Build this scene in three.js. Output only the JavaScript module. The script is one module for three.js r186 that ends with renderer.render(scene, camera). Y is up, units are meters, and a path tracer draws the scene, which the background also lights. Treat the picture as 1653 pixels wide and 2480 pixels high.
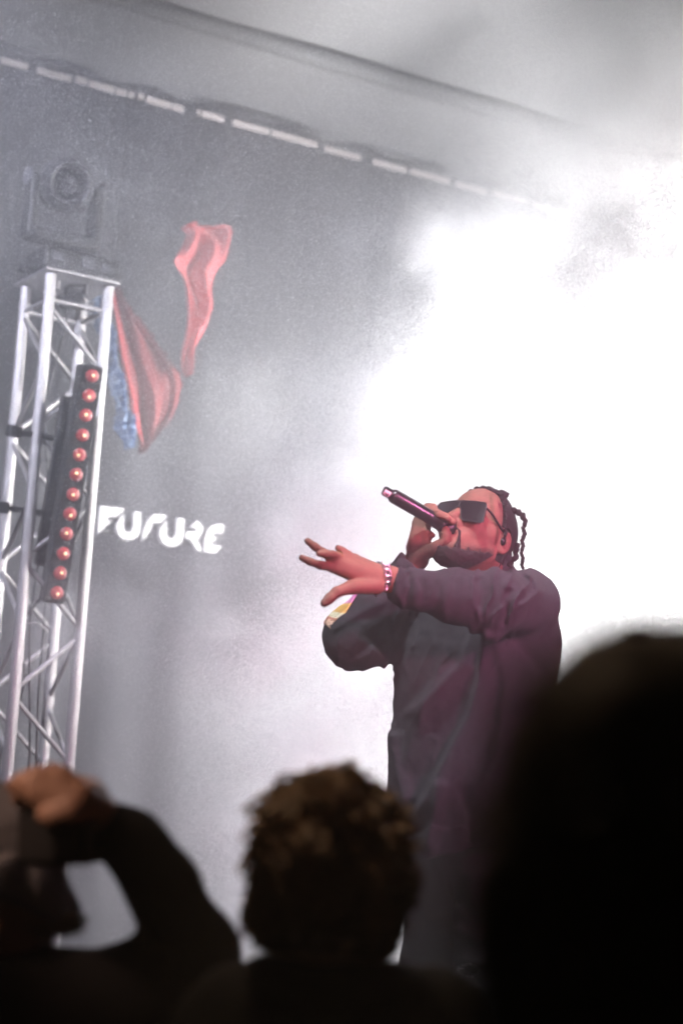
import * as THREE from 'three';
import { mergeGeometries, mergeVertices } from 'three/addons/utils/BufferGeometryUtils.js';
import { ImprovedNoise } from 'three/addons/math/ImprovedNoise.js';
import { RoundedBoxGeometry } from 'three/addons/geometries/RoundedBoxGeometry.js';

// ------------------------------------------------------------------ camera, sky, exposure
const scene = new THREE.Scene();
const camera = new THREE.PerspectiveCamera(28, 682 / 1024, 0.05, 200);
camera.position.set(0, 1.72, 0);
camera.rotation.order = 'YXZ';
camera.rotation.set(THREE.MathUtils.degToRad(10), 0, THREE.MathUtils.degToRad(3.5));
camera.focus = 5.55;
camera.userData.fStop = 2.1;
camera.updateMatrixWorld(true);

const renderer = new THREE.WebGLRenderer({ antialias: true });
renderer.setSize(682, 1024);
renderer.toneMapping = THREE.LinearToneMapping;
renderer.toneMappingExposure = 1.0;
renderer.shadowMap.enabled = true;

// night sky: even, faint blue-black
{
  const W = 16, H = 8, d = new Float32Array(W * H * 4);
  for (let i = 0; i < W * H; i++) { d[i * 4] = 0.0022; d[i * 4 + 1] = 0.0025; d[i * 4 + 2] = 0.0034; d[i * 4 + 3] = 1; }
  const t = new THREE.DataTexture(d, W, H, THREE.RGBAFormat, THREE.FloatType);
  t.mapping = THREE.EquirectangularReflectionMapping; t.magFilter = THREE.LinearFilter; t.needsUpdate = true;
  scene.background = t; scene.environment = t;
}
scene.fog = new THREE.FogExp2(new THREE.Color().setRGB(0.96, 0.96, 1.0), 0.075);

// ------------------------------------------------------------------ helpers
const V = (x, y, z) => new THREE.Vector3(x, y, z);
const FPX = 1240 / Math.tan(THREE.MathUtils.degToRad(14));
const CM = camera.matrixWorld.clone(), CMI = CM.clone().invert();
// a point of the place: sight line through photograph pixel (px, py), at distance D along the optical axis
const P = (px, py, D) => V((px - 826.5) / FPX * D, -(py - 1240) / FPX * D, -D).applyMatrix4(CM);
let seed = 12345;
const rnd = () => { seed = (seed + 0x6d2b79f5) | 0; let t = Math.imul(seed ^ (seed >>> 15), 1 | seed); t = (t + Math.imul(t ^ (t >>> 7), 61 | t)) ^ t; return ((t ^ (t >>> 14)) >>> 0) / 4294967296; };
const rr = (a, b) => a + (b - a) * rnd();
const gauss = () => Math.sqrt(-2 * Math.log(rnd() + 1e-12)) * Math.cos(2 * Math.PI * rnd());
const IN = new ImprovedNoise();
const noise = (x, y, z) => IN.noise(x + 31.7, y + 17.3, z + 5.1);
const fbm = (x, y, z, o = 4) => { let s = 0, a = 0.5; for (let i = 0; i < o; i++) { s += a * noise(x, y, z); x *= 2.03; y *= 2.03; z *= 2.03; a *= 0.5; } return s; };
const used = {};
const numbered = (n) => { const k = used[n] = (used[n] ?? -1) + 1; return k ? n + '_' + String(k).padStart(3, '0') : n; };
function tag(o, label, category, group, kind) {
  if (label) o.userData.label = label;
  if (category) o.userData.category = category;
  if (group) o.userData.group = group;
  if (kind) o.userData.kind = kind;
  return o;
}
function thing(name, label, category, pos = [0, 0, 0], turn = 0, group) {
  const o = new THREE.Group(); o.name = numbered(name); scene.add(o);
  o.position.set(...pos); o.rotation.y = turn; return tag(o, label, category, group);
}
function part(name, geo, mat, parent) {
  const m = new THREE.Mesh(Array.isArray(geo) ? mergeGeometries(geo.map((g) => g.index ? g.toNonIndexed() : g)) : geo, mat);
  m.name = parent === scene ? numbered(name) : name; m.castShadow = m.receiveShadow = true; parent.add(m); return m;
}
const structure = (name, geo, mat) => { const m = part(name, geo, mat, scene); m.userData.kind = 'structure'; return m; };
const strip = (g) => { for (const k of Object.keys(g.attributes)) if (!['position', 'normal', 'uv'].includes(k)) g.deleteAttribute(k); return g; };
const box = (w, h, d, x = 0, y = 0, z = 0, r = 0.004) => { const g = strip(new RoundedBoxGeometry(w, h, d, 1, Math.min(r, w / 2.1, h / 2.1, d / 2.1))); g.translate(x, y, z); return g; };
// tapered rod between two points
function rod(a, b, ra, rb = ra, seg = 12) {
  const d = b.clone().sub(a), L = d.length(), g = new THREE.CylinderGeometry(rb, ra, L, seg, 1);
  g.applyQuaternion(new THREE.Quaternion().setFromUnitVectors(V(0, 1, 0), d.normalize()));
  g.translate((a.x + b.x) / 2, (a.y + b.y) / 2, (a.z + b.z) / 2); return g;
}
const tube = (pts, r, seg = 40, rad = 8) => new THREE.TubeGeometry(new THREE.CatmullRomCurve3(pts), seg, r, rad, false);
const std = (rgb, rough, metal = 0, extra = {}) => new THREE.MeshStandardMaterial({ color: new THREE.Color().setRGB(...rgb), roughness: rough, metalness: metal, ...extra });
const phys = (rgb, rough, extra = {}) => new THREE.MeshPhysicalMaterial({ color: new THREE.Color().setRGB(...rgb), roughness: rough, ...extra });
function noiseTex(n, fn, srgb = false) {
  const d = new Uint8Array(n * n * 4);
  for (let y = 0; y < n; y++) for (let x = 0; x < n; x++) { const v = fn(x / n, y / n); const c = Array.isArray(v) ? v : [v, v, v]; for (let k = 0; k < 3; k++) d[(y * n + x) * 4 + k] = Math.max(0, Math.min(255, c[k] * 255)); d[(y * n + x) * 4 + 3] = 255; }
  const t = new THREE.DataTexture(d, n, n); t.wrapS = t.wrapT = THREE.RepeatWrapping; t.magFilter = THREE.LinearFilter; t.minFilter = THREE.LinearMipmapLinearFilter; t.generateMipmaps = true; t.needsUpdate = true;
  if (srgb) t.colorSpace = THREE.SRGBColorSpace; return t;
}
// tiling noise
const tn = (u, v, f, z = 0) => { const a = u * 2 * Math.PI, b = v * 2 * Math.PI, k = f / (2 * Math.PI); return noise(Math.cos(a) * k + 3 * z, Math.sin(a) * k + Math.cos(b) * k * 1.3, Math.sin(b) * k + z); };

// ------------------------------------------------------------------ where the stage stands
const STAGE_Y = 1.0;                                        // deck height
const eaveA = P(0, 145, 8.6);
const eaveB = (() => { const o = camera.position, b = P(1170, 463, 1).sub(o); return b.multiplyScalar((eaveA.y - o.y) / b.y).add(o); })();
const along = eaveB.clone().sub(eaveA).setY(0).normalize();   // direction of the stage's rear wall, running right and away
const outward = V(-along.z, 0, along.x);                      // from the rear wall towards the audience
const TURN = Math.atan2(-along.z, along.x);
// point on the rear wall plane (pushed "gap" metres towards the audience) on the sight line of a pixel
function onWall(px, py, gap = 0) {
  const o = camera.position, d = P(px, py, 1).sub(o), a = eaveA.clone().addScaledVector(outward, gap);
  return o.clone().addScaledVector(d, a.sub(o).dot(outward) / d.dot(outward));
}
// stage frame: s metres along the wall, y height, n metres out from the wall
const roofAt = (p) => eaveA.y + 0.05 + Math.max(0, p.clone().sub(eaveA).dot(outward)) * 0.194;
const ST = (s, y, n) => V(eaveA.x, 0, eaveA.z).addScaledVector(along, s).addScaledVector(outward, n).setY(y);
// ------------------------------------------------------------------ unseen lamps around the stage, placed to light smoke and people
const M = {};
M.black = std([0.018, 0.018, 0.02], 0.55);
M.blackMetal = std([0.025, 0.025, 0.028], 0.38, 0.3);
// an unseen flood or spot lamp, out of view: housing, yoke, glowing lens and its own light
const aimed = (o, target) => { o.lookAt(target); };
function unseenStageLamp(label, pos, target, rgb, cd, angle, penumbra, rad, glow, soft, mountY) {
  const g = thing('unseen_stage_lamp', label, 'stage lamp', pos.toArray(), 0, 'unseen lamps outside the picture');
  g.rotation.order = 'YXZ'; g.lookAt(target);
  const prof = [[0.0, -0.16], [rad * 0.7, -0.16], [rad * 0.95, -0.08], [rad, 0], [rad, 0.04], [rad * 0.93, 0.04], [rad * 0.93, 0.0]].map(([x, y]) => new THREE.Vector2(x, y));
  const lg = new THREE.LatheGeometry(prof, 28); lg.rotateX(Math.PI / 2); part('housing', lg, M.blackMetal, g);
  const lens = new THREE.CircleGeometry(rad * 0.92, 28); lens.translate(0, 0, 0.005);
  part('lens_light', lens, std([0.6, 0.6, 0.6], 0.3, 0, { emissive: new THREE.Color().setRGB(...rgb), emissiveIntensity: glow }), g);
  const yoke = tube([V(-rad - 0.02, 0, -0.05), V(-rad - 0.03, rad + 0.03, -0.06), V(0, rad + 0.12, -0.06), V(rad + 0.03, rad + 0.03, -0.06), V(rad + 0.02, 0, -0.05)], 0.012, 24, 6);
  part('yoke', yoke, M.black, g);
  const s = new THREE.SpotLight(new THREE.Color().setRGB(...rgb), cd, 0, angle, penumbra, 2);
  s.name = 'beam'; s.position.set(0, 0, 0.06); s.castShadow = true; s.shadow.radius = soft ?? rad * 0.9 / 0.02; s.shadow.mapSize.set(1024, 1024);
  s.target.position.set(0, 0, 1); s.target.name = 'aim'; g.add(s); g.add(s.target);
  // pole that carries the lamp: up to the roof or down to the deck
  g.updateMatrixWorld(true); const gi = g.matrixWorld.clone().invert(), back = V(0, rad + 0.12, -0.06).applyMatrix4(g.matrixWorld);
  part(mountY === 'roof' ? 'hanging_pole' : 'stand_pole', rod(back.clone().applyMatrix4(gi), back.clone().setY(mountY === 'roof' ? roofAt(pos) : mountY).applyMatrix4(gi), 0.02), M.black, g);
  return g;
}
const D2R = Math.PI / 180, WH = [1, 0.99, 0.985];
unseenStageLamp('unseen white flood lamp high at the rear right of the stage, placed to light the smoke', V(3.0, 5.1, -7.4), V(0.95, 3.4, -7.7), WH, 800, 28 * D2R, 0.7, 0.16, 4, 6, 'roof');  // out of view, lights the upper right of the smoke
unseenStageLamp('unseen white flood lamp halfway up at the right of the stage, placed to light the smoke', V(3.5, 3.0, -6.9), V(0.9, 3.1, -7.4), WH, 470, 30 * D2R, 0.7, 0.16, 4, 6, 1.0);  // unseen beyond the right edge, lights the smoke from the side
unseenStageLamp('unseen white flood lamp on the deck behind the singer, placed to light the smoke from below', V(1.4, 1.25, -6.8), V(1.0, 4.5, -7.5), WH, 460, 29 * D2R, 0.8, 0.16, 4, 6, 1.0);  // unseen behind the singer, lights the lower smoke
unseenStageLamp('added white flood lamp out of view high at the left, brightening the haze', V(-2.5, 4.7, -4.9), V(0.2, 2.6, -7.6), [0.8, 0.82, 1], 108, 33 * D2R, 0.6, 0.16, 4, 6, 'roof');  // added to brighten the haze round truss and curtain
unseenStageLamp('unseen pink spot lamp on a tall stand at the right of the crowd, placed to light the singer', V(3.2, 3.7, -2.2), V(0.35, 2.35, -5.2), [1, 0.25, 0.55], 112, 11 * D2R, 0.5, 0.1, 3, 5, 0);  // out of view, gives the singer the pink light from the right
unseenStageLamp('unseen red spot lamp on a tall stand beside the crowd, placed to light the singer from the front', V(1.0, 3.1, -0.6), V(0.2, 2.5, -5.1), [1, 0.26, 0.4], 105, 5.5 * D2R, 0.5, 0.1, 3, 5, 0);  // out of view, lights the singer's face and hands from the front
unseenStageLamp('added white fill lamp out of view at the front of the roof, brightening the singer', V(-0.2, 5.3, -3.3), V(0.35, 1.75, -5.2), [0.93, 0.93, 1], 85, 18 * D2R, 0.5, 0.1, 3, 5, 'roof');  // added neutral fill that lifts the sweatshirt and trousers
unseenStageLamp('unseen amber lamp under the roof, placed to light the curly-haired spectator', V(-0.5, 5.2, -4.0), P(785, 1960, 2.72), [1, 0.68, 0.42], 40, 5 * D2R, 0.6, 0.1, 3, 5, 'roof');  // unseen, placed for the brown light on the curls
unseenStageLamp('unseen amber lamp under the roof, placed to light the nearest spectator', V(-1.0, 5.2, -3.8), P(1300, 1850, 0.9), [1, 0.68, 0.42], 20, 4 * D2R, 0.6, 0.1, 3, 5, 'roof');  // unseen, placed to warm the left side of the near hair
unseenStageLamp('unseen amber lamp on a stand at the left of the crowd, placed to light the photographer', V(-2.0, 3.5, -1.75), P(85, 1935, 2.85), [1, 0.62, 0.45], 28, 4.8 * D2R, 0.6, 0.1, 3, 5, 0);  // out of view, placed to light the raised hand and beanie
// ------------------------------------------------------------------ ground, deck, curtain, roof
const T = {};
T.cloth = noiseTex(256, (u, v) => 0.5 + 0.35 * tn(u, v, 60, 1) + 0.25 * tn(u, v, 120, 2) + 0.2 * tn(u, v, 14, 3));
T.fine = noiseTex(256, (u, v) => 0.5 + 0.5 * tn(u, v, 90, 5) + 0.3 * tn(u, v, 40, 6));
T.grit = noiseTex(512, (u, v) => { const n = 0.5 + 0.25 * tn(u, v, 9, 7) + 0.3 * tn(u, v, 60, 8) + 0.25 * tn(u, v, 150, 9); return [n, n, n]; });
const rep = (t, k) => { const c = t.clone(); c.repeat.set(k, k); c.needsUpdate = true; return c; };
{
  const g = new THREE.PlaneGeometry(80, 80, 1, 1); g.rotateX(-Math.PI / 2); g.translate(0, 0, -8);
  structure('ground', g, std([0.05, 0.05, 0.048], 0.95, 0, { bumpMap: rep(T.grit, 60), bumpScale: 0.01 }));
  // deck: plywood platform panels on a black-skirted frame, each board its own piece
  const deck = thing('stage_deck', 'black plywood stage deck under the singer, hidden behind the crowd', 'stage', ST(4, 0, 0).toArray(), TURN);
  const frameM = std([0.02, 0.02, 0.022], 0.7), plyM = [0.024, 0.03, 0.027].map((v) => std([v, v * 0.98, v * 0.96], 0.55, 0, { bumpMap: T.fine, bumpScale: 0.001 }));
  const skirt = new THREE.BoxGeometry(19.98, STAGE_Y - 0.05, 4.98); skirt.translate(0, (STAGE_Y - 0.05) / 2, 1.7); part('skirt', skirt, frameM, deck);
  const pg = box(1.992, 0.045, 0.992, 0, 0, 0, 0.006);
  for (let i = 0; i < 10; i++) for (let j = 0; j < 5; j++) { const m = part('deck_board', pg, plyM[(i * 3 + j * 5) % 3], deck); m.position.set(-9 + i * 2, STAGE_Y - 0.0225, -0.3 + j * 1.0); }
}
{
  // rear curtain: heavy black pleated cloth from the roof edge to the deck
  const W = 20, H = eaveA.y + 0.09 - STAGE_Y, nx = 420, ny = 12, g = new THREE.PlaneGeometry(W, H, nx, ny), a = g.attributes.position;
  for (let i = 0; i < a.count; i++) { const x = a.getX(i), y = a.getY(i); a.setZ(i, 0.035 * Math.sin(x * 17 + 1.6 * noise(x * 0.9, y * 0.15, 2)) + 0.03 * noise(x * 2.2, y * 0.4, 7)); }
  g.computeVertexNormals(); g.translate(0, H / 2, 0);
  const c = ST(4, STAGE_Y + 0.01, -0.1), t = thing('backdrop_curtain', 'tall black pleated curtain closing the rear of the stage', 'curtain', c.toArray(), TURN);
  part('curtain_cloth', g, std([0.016, 0.016, 0.02], 0.95, 0, { side: THREE.DoubleSide }), t);
  const pole = rod(V(-W / 2, H + 0.03, 0), V(W / 2, H + 0.03, 0), 0.024); part('curtain_pole', pole, M.black, t);
}
{
  // roof: grey membrane rising from the rear eave towards the audience, with dark purlins, and a run of pale strips along the eave
  const o = thing('stage_roof', 'grey fabric stage roof with dark purlins and a dashed pale strip', 'roof', ST(4, eaveA.y, 0).toArray(), TURN);
  const slope = Math.tan(11 * Math.PI / 180), len = 6.2, W = 20, nx = 120, ny = 50, g = new THREE.PlaneGeometry(W, len, nx, ny), a = g.attributes.position;
  for (let i = 0; i < a.count; i++) {
    const x = a.getX(i), n = a.getY(i) + len / 2, sag = 0.05 * Math.sin(n * Math.PI / 1.6) ** 2 + 0.02 * noise(x * 0.5, n * 0.8, 3);
    a.setXYZ(i, x, 0.1 + n * slope - sag + 0.03 * noise(x * 1.3, n * 0.4, 9), n - 0.15);
  }
  g.computeVertexNormals();
  part('roof_membrane', g, std([0.2, 0.2, 0.205], 0.85, 0, { side: THREE.DoubleSide, bumpMap: rep(T.grit, 12), bumpScale: 0.002 }), o);
  const dk = std([0.12, 0.12, 0.125], 0.8);
  const oc = camera.position, rd = P(950, 152, 1).sub(oc), kk = (eaveA.y + 0.02 - oc.y + oc.clone().sub(eaveA).dot(outward) * slope) / (rd.y - rd.dot(outward) * slope), n1 = oc.clone().addScaledVector(rd, kk).sub(eaveA).dot(outward);
  for (const [n, r] of [[n1, 0.045], [n1 + 1.3, 0.045], [n1 + 2.6, 0.045], [5.9, 0.06]]) part('purlin', rod(V(-W / 2, 0.02 + n * slope, n - 0.15), V(W / 2, 0.02 + n * slope, n - 0.15), r, r, 14), dk, o);
  // the dashes, from the left end of the eave, measured along it in photograph pixels (start, end)
  const pale = std([0.56, 0.5, 0.49], 0.8), eaveS = (px) => { const py = 145 + px * 318 / 1170, q = onWall(px, py); return q.sub(ST(4, 0, 0)).dot(along); };
  const dash = [[-160, -105], [-95, -12], [2, 68], [88, 172], [181, 208], [213, 322], [330, 345], [352, 414], [418, 444], [474, 540], [560, 650], [656, 766], [786, 872], [902, 984], [992, 1086], [1104, 1178], [1190, 1270], [1290, 1380]];
  for (const [p0, p1] of dash) { const s0 = eaveS(p0), s1 = eaveS(p1); part('pale_strip', box(s1 - s0, 0.03, 0.012, (s0 + s1) / 2, rr(-0.004, 0.004), rr(0, 0.01), 0.004), pale, o); }
  // posts that carry the roof, outside the picture
  for (const [x, n] of [[-9.2, 0.2], [9.2, 0.2], [-9.2, 5.0], [9.2, 5.0]]) part('roof_post', rod(V(x, -eaveA.y, n), V(x, n * slope + 0.05, n), 0.07), dk, o);
}

// ------------------------------------------------------------------ cloths hanging in front of the curtain
function hungCloth(name, label, left, right, gap, mat, rows, cols, fold, colour, ragged = 0) {
  const L = new THREE.CatmullRomCurve3(left.map(([x, y]) => onWall(x, y, gap)), false, 'centripetal'), R = new THREE.CatmullRomCurve3(right.map(([x, y]) => onWall(x, y, gap)), false, 'centripetal');
  const grid = [];
  for (let j = 0; j <= rows; j++) for (let i = 0; i <= cols; i++) {
    const v = j / rows, a = L.getPoint(v), b = R.getPoint(v); let u = i / cols;
    if (ragged && i === cols) u += ragged * (rnd() - 0.6);
    if (ragged && i === 0) u += ragged * 0.4 * (rnd() - 0.5);
    grid.push(a.lerp(b, u).addScaledVector(outward, fold(u, v)));
  }
  const mk = (off, flip) => {
    const pos = [], idx = [], col = [];
    grid.forEach((p, k) => { pos.push(p.x + outward.x * off, p.y, p.z + outward.z * off); const c = colour(k % (cols + 1) / cols, Math.floor(k / (cols + 1)) / rows); col.push(...c); });
    for (let j = 0; j < rows; j++) for (let i = 0; i < cols; i++) { const a = j * (cols + 1) + i, b = a + 1, c = a + cols + 1, d = c + 1; idx.push(...(flip ? [a, b, c, b, d, c] : [a, c, b, b, c, d])); }
    const g = new THREE.BufferGeometry(); g.setAttribute('position', new THREE.Float32BufferAttribute(pos, 3)); g.setAttribute('color', new THREE.Float32BufferAttribute(col, 3)); g.setIndex(idx); g.computeVertexNormals(); return g.toNonIndexed();
  };
  const g = mergeGeometries([mk(0.004, false), mk(-0.004, true)]);
  const c = grid[Math.floor(cols / 2)].clone();
  const t = thing(name, label, 'cloth', c.toArray());
  g.translate(-c.x, -c.y, -c.z); part('hanging_cloth', g, mat, t);
  const cord = rod(V(0, -0.02, -0.02), V(0, eaveA.y - 0.05 - c.y, -0.06), 0.004, 0.004, 6); part('cord', cord, M.black, t);
  return t;
}
const z2 = (x, y) => [x * 0.3954, 350 + y * 0.3954], z3 = (x, y) => [x * 0.3954, 950 + y * 0.3954];
{
  const cm = (r = 0.85) => new THREE.MeshStandardMaterial({ vertexColors: true, roughness: r, side: THREE.DoubleSide });
  const red = (u, v) => { const n = 1 + 0.25 * fbm(u * 6, v * 9, 2, 3); return [0.42 * n, 0.075 * n, 0.08 * n]; };
  hungCloth('hanging_red_cloth', 'narrow twisted red cloth hanging high on the dark curtain', [z2(1125, 495), z2(1108, 515), z2(1138, 555), z2(1105, 640), z2(1050, 735), z2(1100, 840), z2(1128, 1000), z2(1122, 1180), z2(1108, 1320), z2(1125, 1390), z2(1150, 1418)],
    [z2(1240, 498), z2(1405, 515), z2(1410, 600), z2(1385, 700), z2(1318, 790), z2(1305, 880), z2(1320, 990), z2(1285, 1100), z2(1215, 1215), z2(1180, 1310), z2(1160, 1418)], 0.35, cm(), 70, 26,
    (u, v) => 0.03 * Math.sin(u * 9 + v * 3) + 0.014 * Math.sin(u * 17 - v * 8) + 0.02 * noise(u * 4, v * 6, 1) + (v < 0.06 ? 0.05 * Math.cos(u * 3) : 0), red);
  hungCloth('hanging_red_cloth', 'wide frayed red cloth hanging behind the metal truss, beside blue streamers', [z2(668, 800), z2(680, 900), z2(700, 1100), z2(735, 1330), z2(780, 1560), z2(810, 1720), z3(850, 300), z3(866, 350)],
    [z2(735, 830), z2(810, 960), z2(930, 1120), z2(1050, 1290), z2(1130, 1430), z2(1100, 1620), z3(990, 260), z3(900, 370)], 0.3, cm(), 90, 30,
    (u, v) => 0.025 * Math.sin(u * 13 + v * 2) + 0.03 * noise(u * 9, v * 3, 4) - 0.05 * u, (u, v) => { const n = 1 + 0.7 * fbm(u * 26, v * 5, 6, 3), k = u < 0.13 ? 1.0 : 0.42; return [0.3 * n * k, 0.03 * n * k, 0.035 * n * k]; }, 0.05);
  hungCloth('hanging_blue_cloth', 'ragged blue and white streaked cloth hanging beside the wide red cloth', [z2(560, 900), z2(585, 1080), z2(640, 1180), z2(650, 1330), z2(690, 1500), z2(715, 1640), z3(715, 190), z3(765, 350)],
    [z2(660, 900), z2(668, 1080), z2(700, 1200), z2(722, 1330), z2(752, 1480), z2(785, 1600), z3(815, 180), z3(822, 340)], 0.33, cm(0.6), 110, 20,
    (u, v) => 0.03 * noise(u * 7, v * 30, 4) + 0.03 * Math.sin(u * 10 + v * 20), (u, v) => { const n = fbm(u * 5 + v * 6, v * 34, 8, 3), w = Math.max(0, Math.min(1, (n + 0.02) * 5)); return [0.03 + 0.32 * w, 0.09 + 0.34 * w, 0.22 + 0.32 * w]; }, 0.3);
}

// ------------------------------------------------------------------ the white letters
{
  const sh = (a, dx, dy) => a.map(([x, y]) => [x + dx, y + dy]);
  const U = [[750, 740], [705, 795], [697, 838], [708, 875], [730, 901], [762, 914], [795, 912], [828, 897], [848, 868], [853, 830], [857, 737], [806, 731], [801, 826], [796, 846], [780, 858], [764, 856], [752, 842], [748, 822]];
  const letters = {
    letter_f: [[597, 695], [760, 713], [708, 768], [653, 770], [649, 788], [680, 786], [652, 814], [583, 880]],
    letter_u: U,
    letter_t: [[932, 746], [1019, 756], [970, 808], [928, 804], [907, 862], [852, 922], [863, 852], [884, 792]],
    letter_r: [[1190, 788], [1213, 798], [1229, 818], [1233, 845], [1224, 876], [1198, 906], [1230, 980], [1190, 971], [1150, 905], [1121, 899], [1126, 853], [1180, 858], [1192, 844], [1182, 836], [1150, 834]],
    letter_e: [[1284, 822], [1320, 809], [1362, 812], [1356, 870], [1312, 863], [1290, 872], [1289, 885], [1317, 891], [1308, 917], [1284, 914], [1283, 935], [1350, 948], [1300, 993], [1234, 982], [1240, 900], [1256, 850]],
  };
  const c = onWall(...z3(970, 850), 0.12), sign = thing('stage_sign', 'white cut-out letters reading FUTURE on the black curtain', 'sign', c.toArray(), TURN);
  const mat = std([0.38, 0.37, 0.375], 0.6), inv = new THREE.Matrix4().makeRotationY(TURN).setPosition(c).invert();
  const put = (name, pts) => {
    const s = new THREE.Shape(pts.map(([x, y]) => { const q = onWall(...z3(x, y), 0.12).applyMatrix4(inv); return new THREE.Vector2(q.x, q.y); }));
    const g = new THREE.ExtrudeGeometry(s, { depth: 0.018, bevelEnabled: true, bevelThickness: 0.002, bevelSize: 0.002, bevelOffset: -0.0035, bevelSegments: 1, curveSegments: 8 }); part(name, g, mat, sign);
  };
  put('letter_f', letters.letter_f); put('letter_u', U); put('letter_t', letters.letter_t); put('letter_u', sh(U, 262, 38)); put('letter_r', letters.letter_r); put('letter_e', letters.letter_e);
  part('mounting_rail', [box(0.62, 0.015, 0.012, 0.0, 0.015, -0.012), box(0.62, 0.015, 0.012, 0.0, -0.03, -0.012)], M.black, sign);
}
// ------------------------------------------------------------------ truss tower with the lamp on top and the LED bar
{
  const alu = std([0.36, 0.345, 0.35], 0.42, 0.75, { bumpMap: rep(T.fine, 6), bumpScale: 0.0006 });
  const F = P(122, 690, 7.3), h = 0.1125, topY = P(118, 655, 7.3).y, c = F.clone().addScaledVector(along, h).addScaledVector(outward, -h).setY(STAGE_Y);
  const t = thing('truss_tower', 'square silver aluminium truss tower with diagonal braces', 'truss tower', c.toArray(), TURN);
  const H = topY - STAGE_Y, corner = [[-h, h], [h, h], [h, -h], [-h, -h]];
  for (const [x, z] of corner) {
    part('leg', rod(V(x, 0.03, z), V(x, H - 0.01, z), 0.0202, 0.0202, 20), alu, t);
    part('end_collar', rod(V(x, H - 0.09, z), V(x, H - 0.075, z), 0.0235, 0.0235, 20), alu, t);
  }
  // zigzag braces, one mesh each; nodes measured from the photograph on the front-left face
  const bay = 0.233, y0 = P(122, 735, 7.3).y - STAGE_Y, geo = {};
  for (let f = 0; f < 4; f++) {
    const A = corner[f], B = corner[(f + 1) % 4]; let up = f === 3 ? 1 : f === 0 ? 1 : f === 1 ? 0 : 0;
    for (let k = 0; ; k++) {
      const yt = y0 - k * bay - (k ? 0.0 : 0), yb = yt - bay + 0.022; if (yb < 0.05) break;
      const [a, b] = (k + up) % 2 ? [A, B] : [B, A];
      part('brace', rod(V(a[0], yt - 0.006, a[1]), V(b[0], yb, b[1]), 0.0085, 0.0085, 10), alu, t);
    }
    for (const yy of [y0 + 0.012, 0.1]) part('ring_bar', rod(V(A[0], yy, A[1]), V(B[0], yy, B[1]), 0.0085, 0.0085, 10), alu, t);
  }
  part('top_plate', box(2 * h + 0.07, 0.01, 2 * h + 0.07, 0, H, 0, 0.003), alu, t);
  part('base_plate', box(0.5, 0.012, 0.5, 0, 0.006, 0, 0.003), alu, t);
  for (const [x, z] of [[0.05, 0.05], [-0.05, 0.03], [0.02, -0.06]]) part('bolt', rod(V(x, H - 0.035, z), V(x, H - 0.004, z), 0.011, 0.011, 6), alu, t);
  // hidden couplers and clamp under the plate
  part('half_coupler', [rod(V(-0.03, H - 0.07, 0.02), V(0.06, H - 0.07, 0.02), 0.022), box(0.07, 0.05, 0.04, 0.02, H - 0.04, 0.02)], M.blackMetal, t);

  // moving-head lamp
  const m = thing('moving_head_lamp', 'dark unlit moving-head lamp standing on top of the truss tower', 'stage lamp', [c.x, topY + 0.005, c.z], TURN);
  const dark = std([0.008, 0.008, 0.009], 0.6), mid = std([0.09, 0.09, 0.1], 0.4, 0.2);
  part('lamp_base', [box(0.3, 0.085, 0.26, 0, 0.044, 0, 0.012)], dark, m);
  part('display', box(0.05, 0.04, 0.006, 0.02, 0.05, 0.131, 0.002), mid, m);
  part('button_panel', box(0.03, 0.03, 0.006, 0.09, 0.045, 0.131, 0.002), mid, m);
  part('label_plate', box(0.045, 0.035, 0.006, -0.1, 0.05, 0.131, 0.002), mid, m);
  for (const s of [-1, 1]) { part('handle', tube([V(s * 0.15, 0.02, -0.05), V(s * 0.175, 0.02, -0.04), V(s * 0.175, 0.02, 0.04), V(s * 0.15, 0.02, 0.05)], 0.007, 16, 6), dark, m); }
  const inv = new THREE.Matrix4().makeRotationY(TURN).setPosition(m.position).invert(), HC = P(158, 448, 7.35).applyMatrix4(inv);
  part('yoke_base', box(0.26, 0.05, 0.1, HC.x, 0.11, HC.z, 0.02), dark, m);
  for (const s of [-1, 1]) {
    const arm = box(0.035, HC.y - 0.08, 0.085, HC.x + s * 0.125, 0.09 + (HC.y - 0.08) / 2, HC.z, 0.014); part('yoke_arm', arm, dark, m);
    part('pivot_cap', rod(V(HC.x + s * 0.14, HC.y, HC.z), V(HC.x + s * 0.15, HC.y, HC.z), 0.035, 0.03, 20), mid, m);
  }
  const prof = [[0, -0.13], [0.05, -0.125], [0.082, -0.1], [0.095, -0.05], [0.097, 0.03], [0.09, 0.07], [0.074, 0.095], [0.072, 0.13], [0.066, 0.135], [0.058, 0.12], [0.056, 0.09]].map(([x, y]) => new THREE.Vector2(x, y));
  const head = new THREE.LatheGeometry(prof, 36); head.rotateX(Math.PI / 2);
  const hm = part('lamp_head', head, std([0.018, 0.018, 0.02], 0.4), m); hm.position.copy(HC);
  const look = camera.position.clone().add(V(1.1, 0.35, 0)).applyMatrix4(inv); 
  { const q = new THREE.Quaternion().setFromUnitVectors(V(0, 0, 1), look.clone().sub(HC).normalize()); hm.quaternion.copy(q); }
  const lens = new THREE.SphereGeometry(0.075, 28, 10, 0, Math.PI * 2, 0, 0.86); lens.rotateX(Math.PI / 2); lens.translate(0, 0, 0.045);
  part('lens', lens, phys([0.012, 0.012, 0.014], 0.08, { clearcoat: 1, clearcoatRoughness: 0.04 }), hm);
  const ring = new THREE.TorusGeometry(0.07, 0.005, 8, 36); ring.translate(0, 0, 0.132); part('lens_ring', ring, dark, hm);
  for (let k = 0; k < 4; k++) { const r = new THREE.TorusGeometry(0.097, 0.0035, 6, 36); r.translate(0, 0, -0.03 + k * 0.02); part('cooling_fin', r, dark, hm); }

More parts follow.
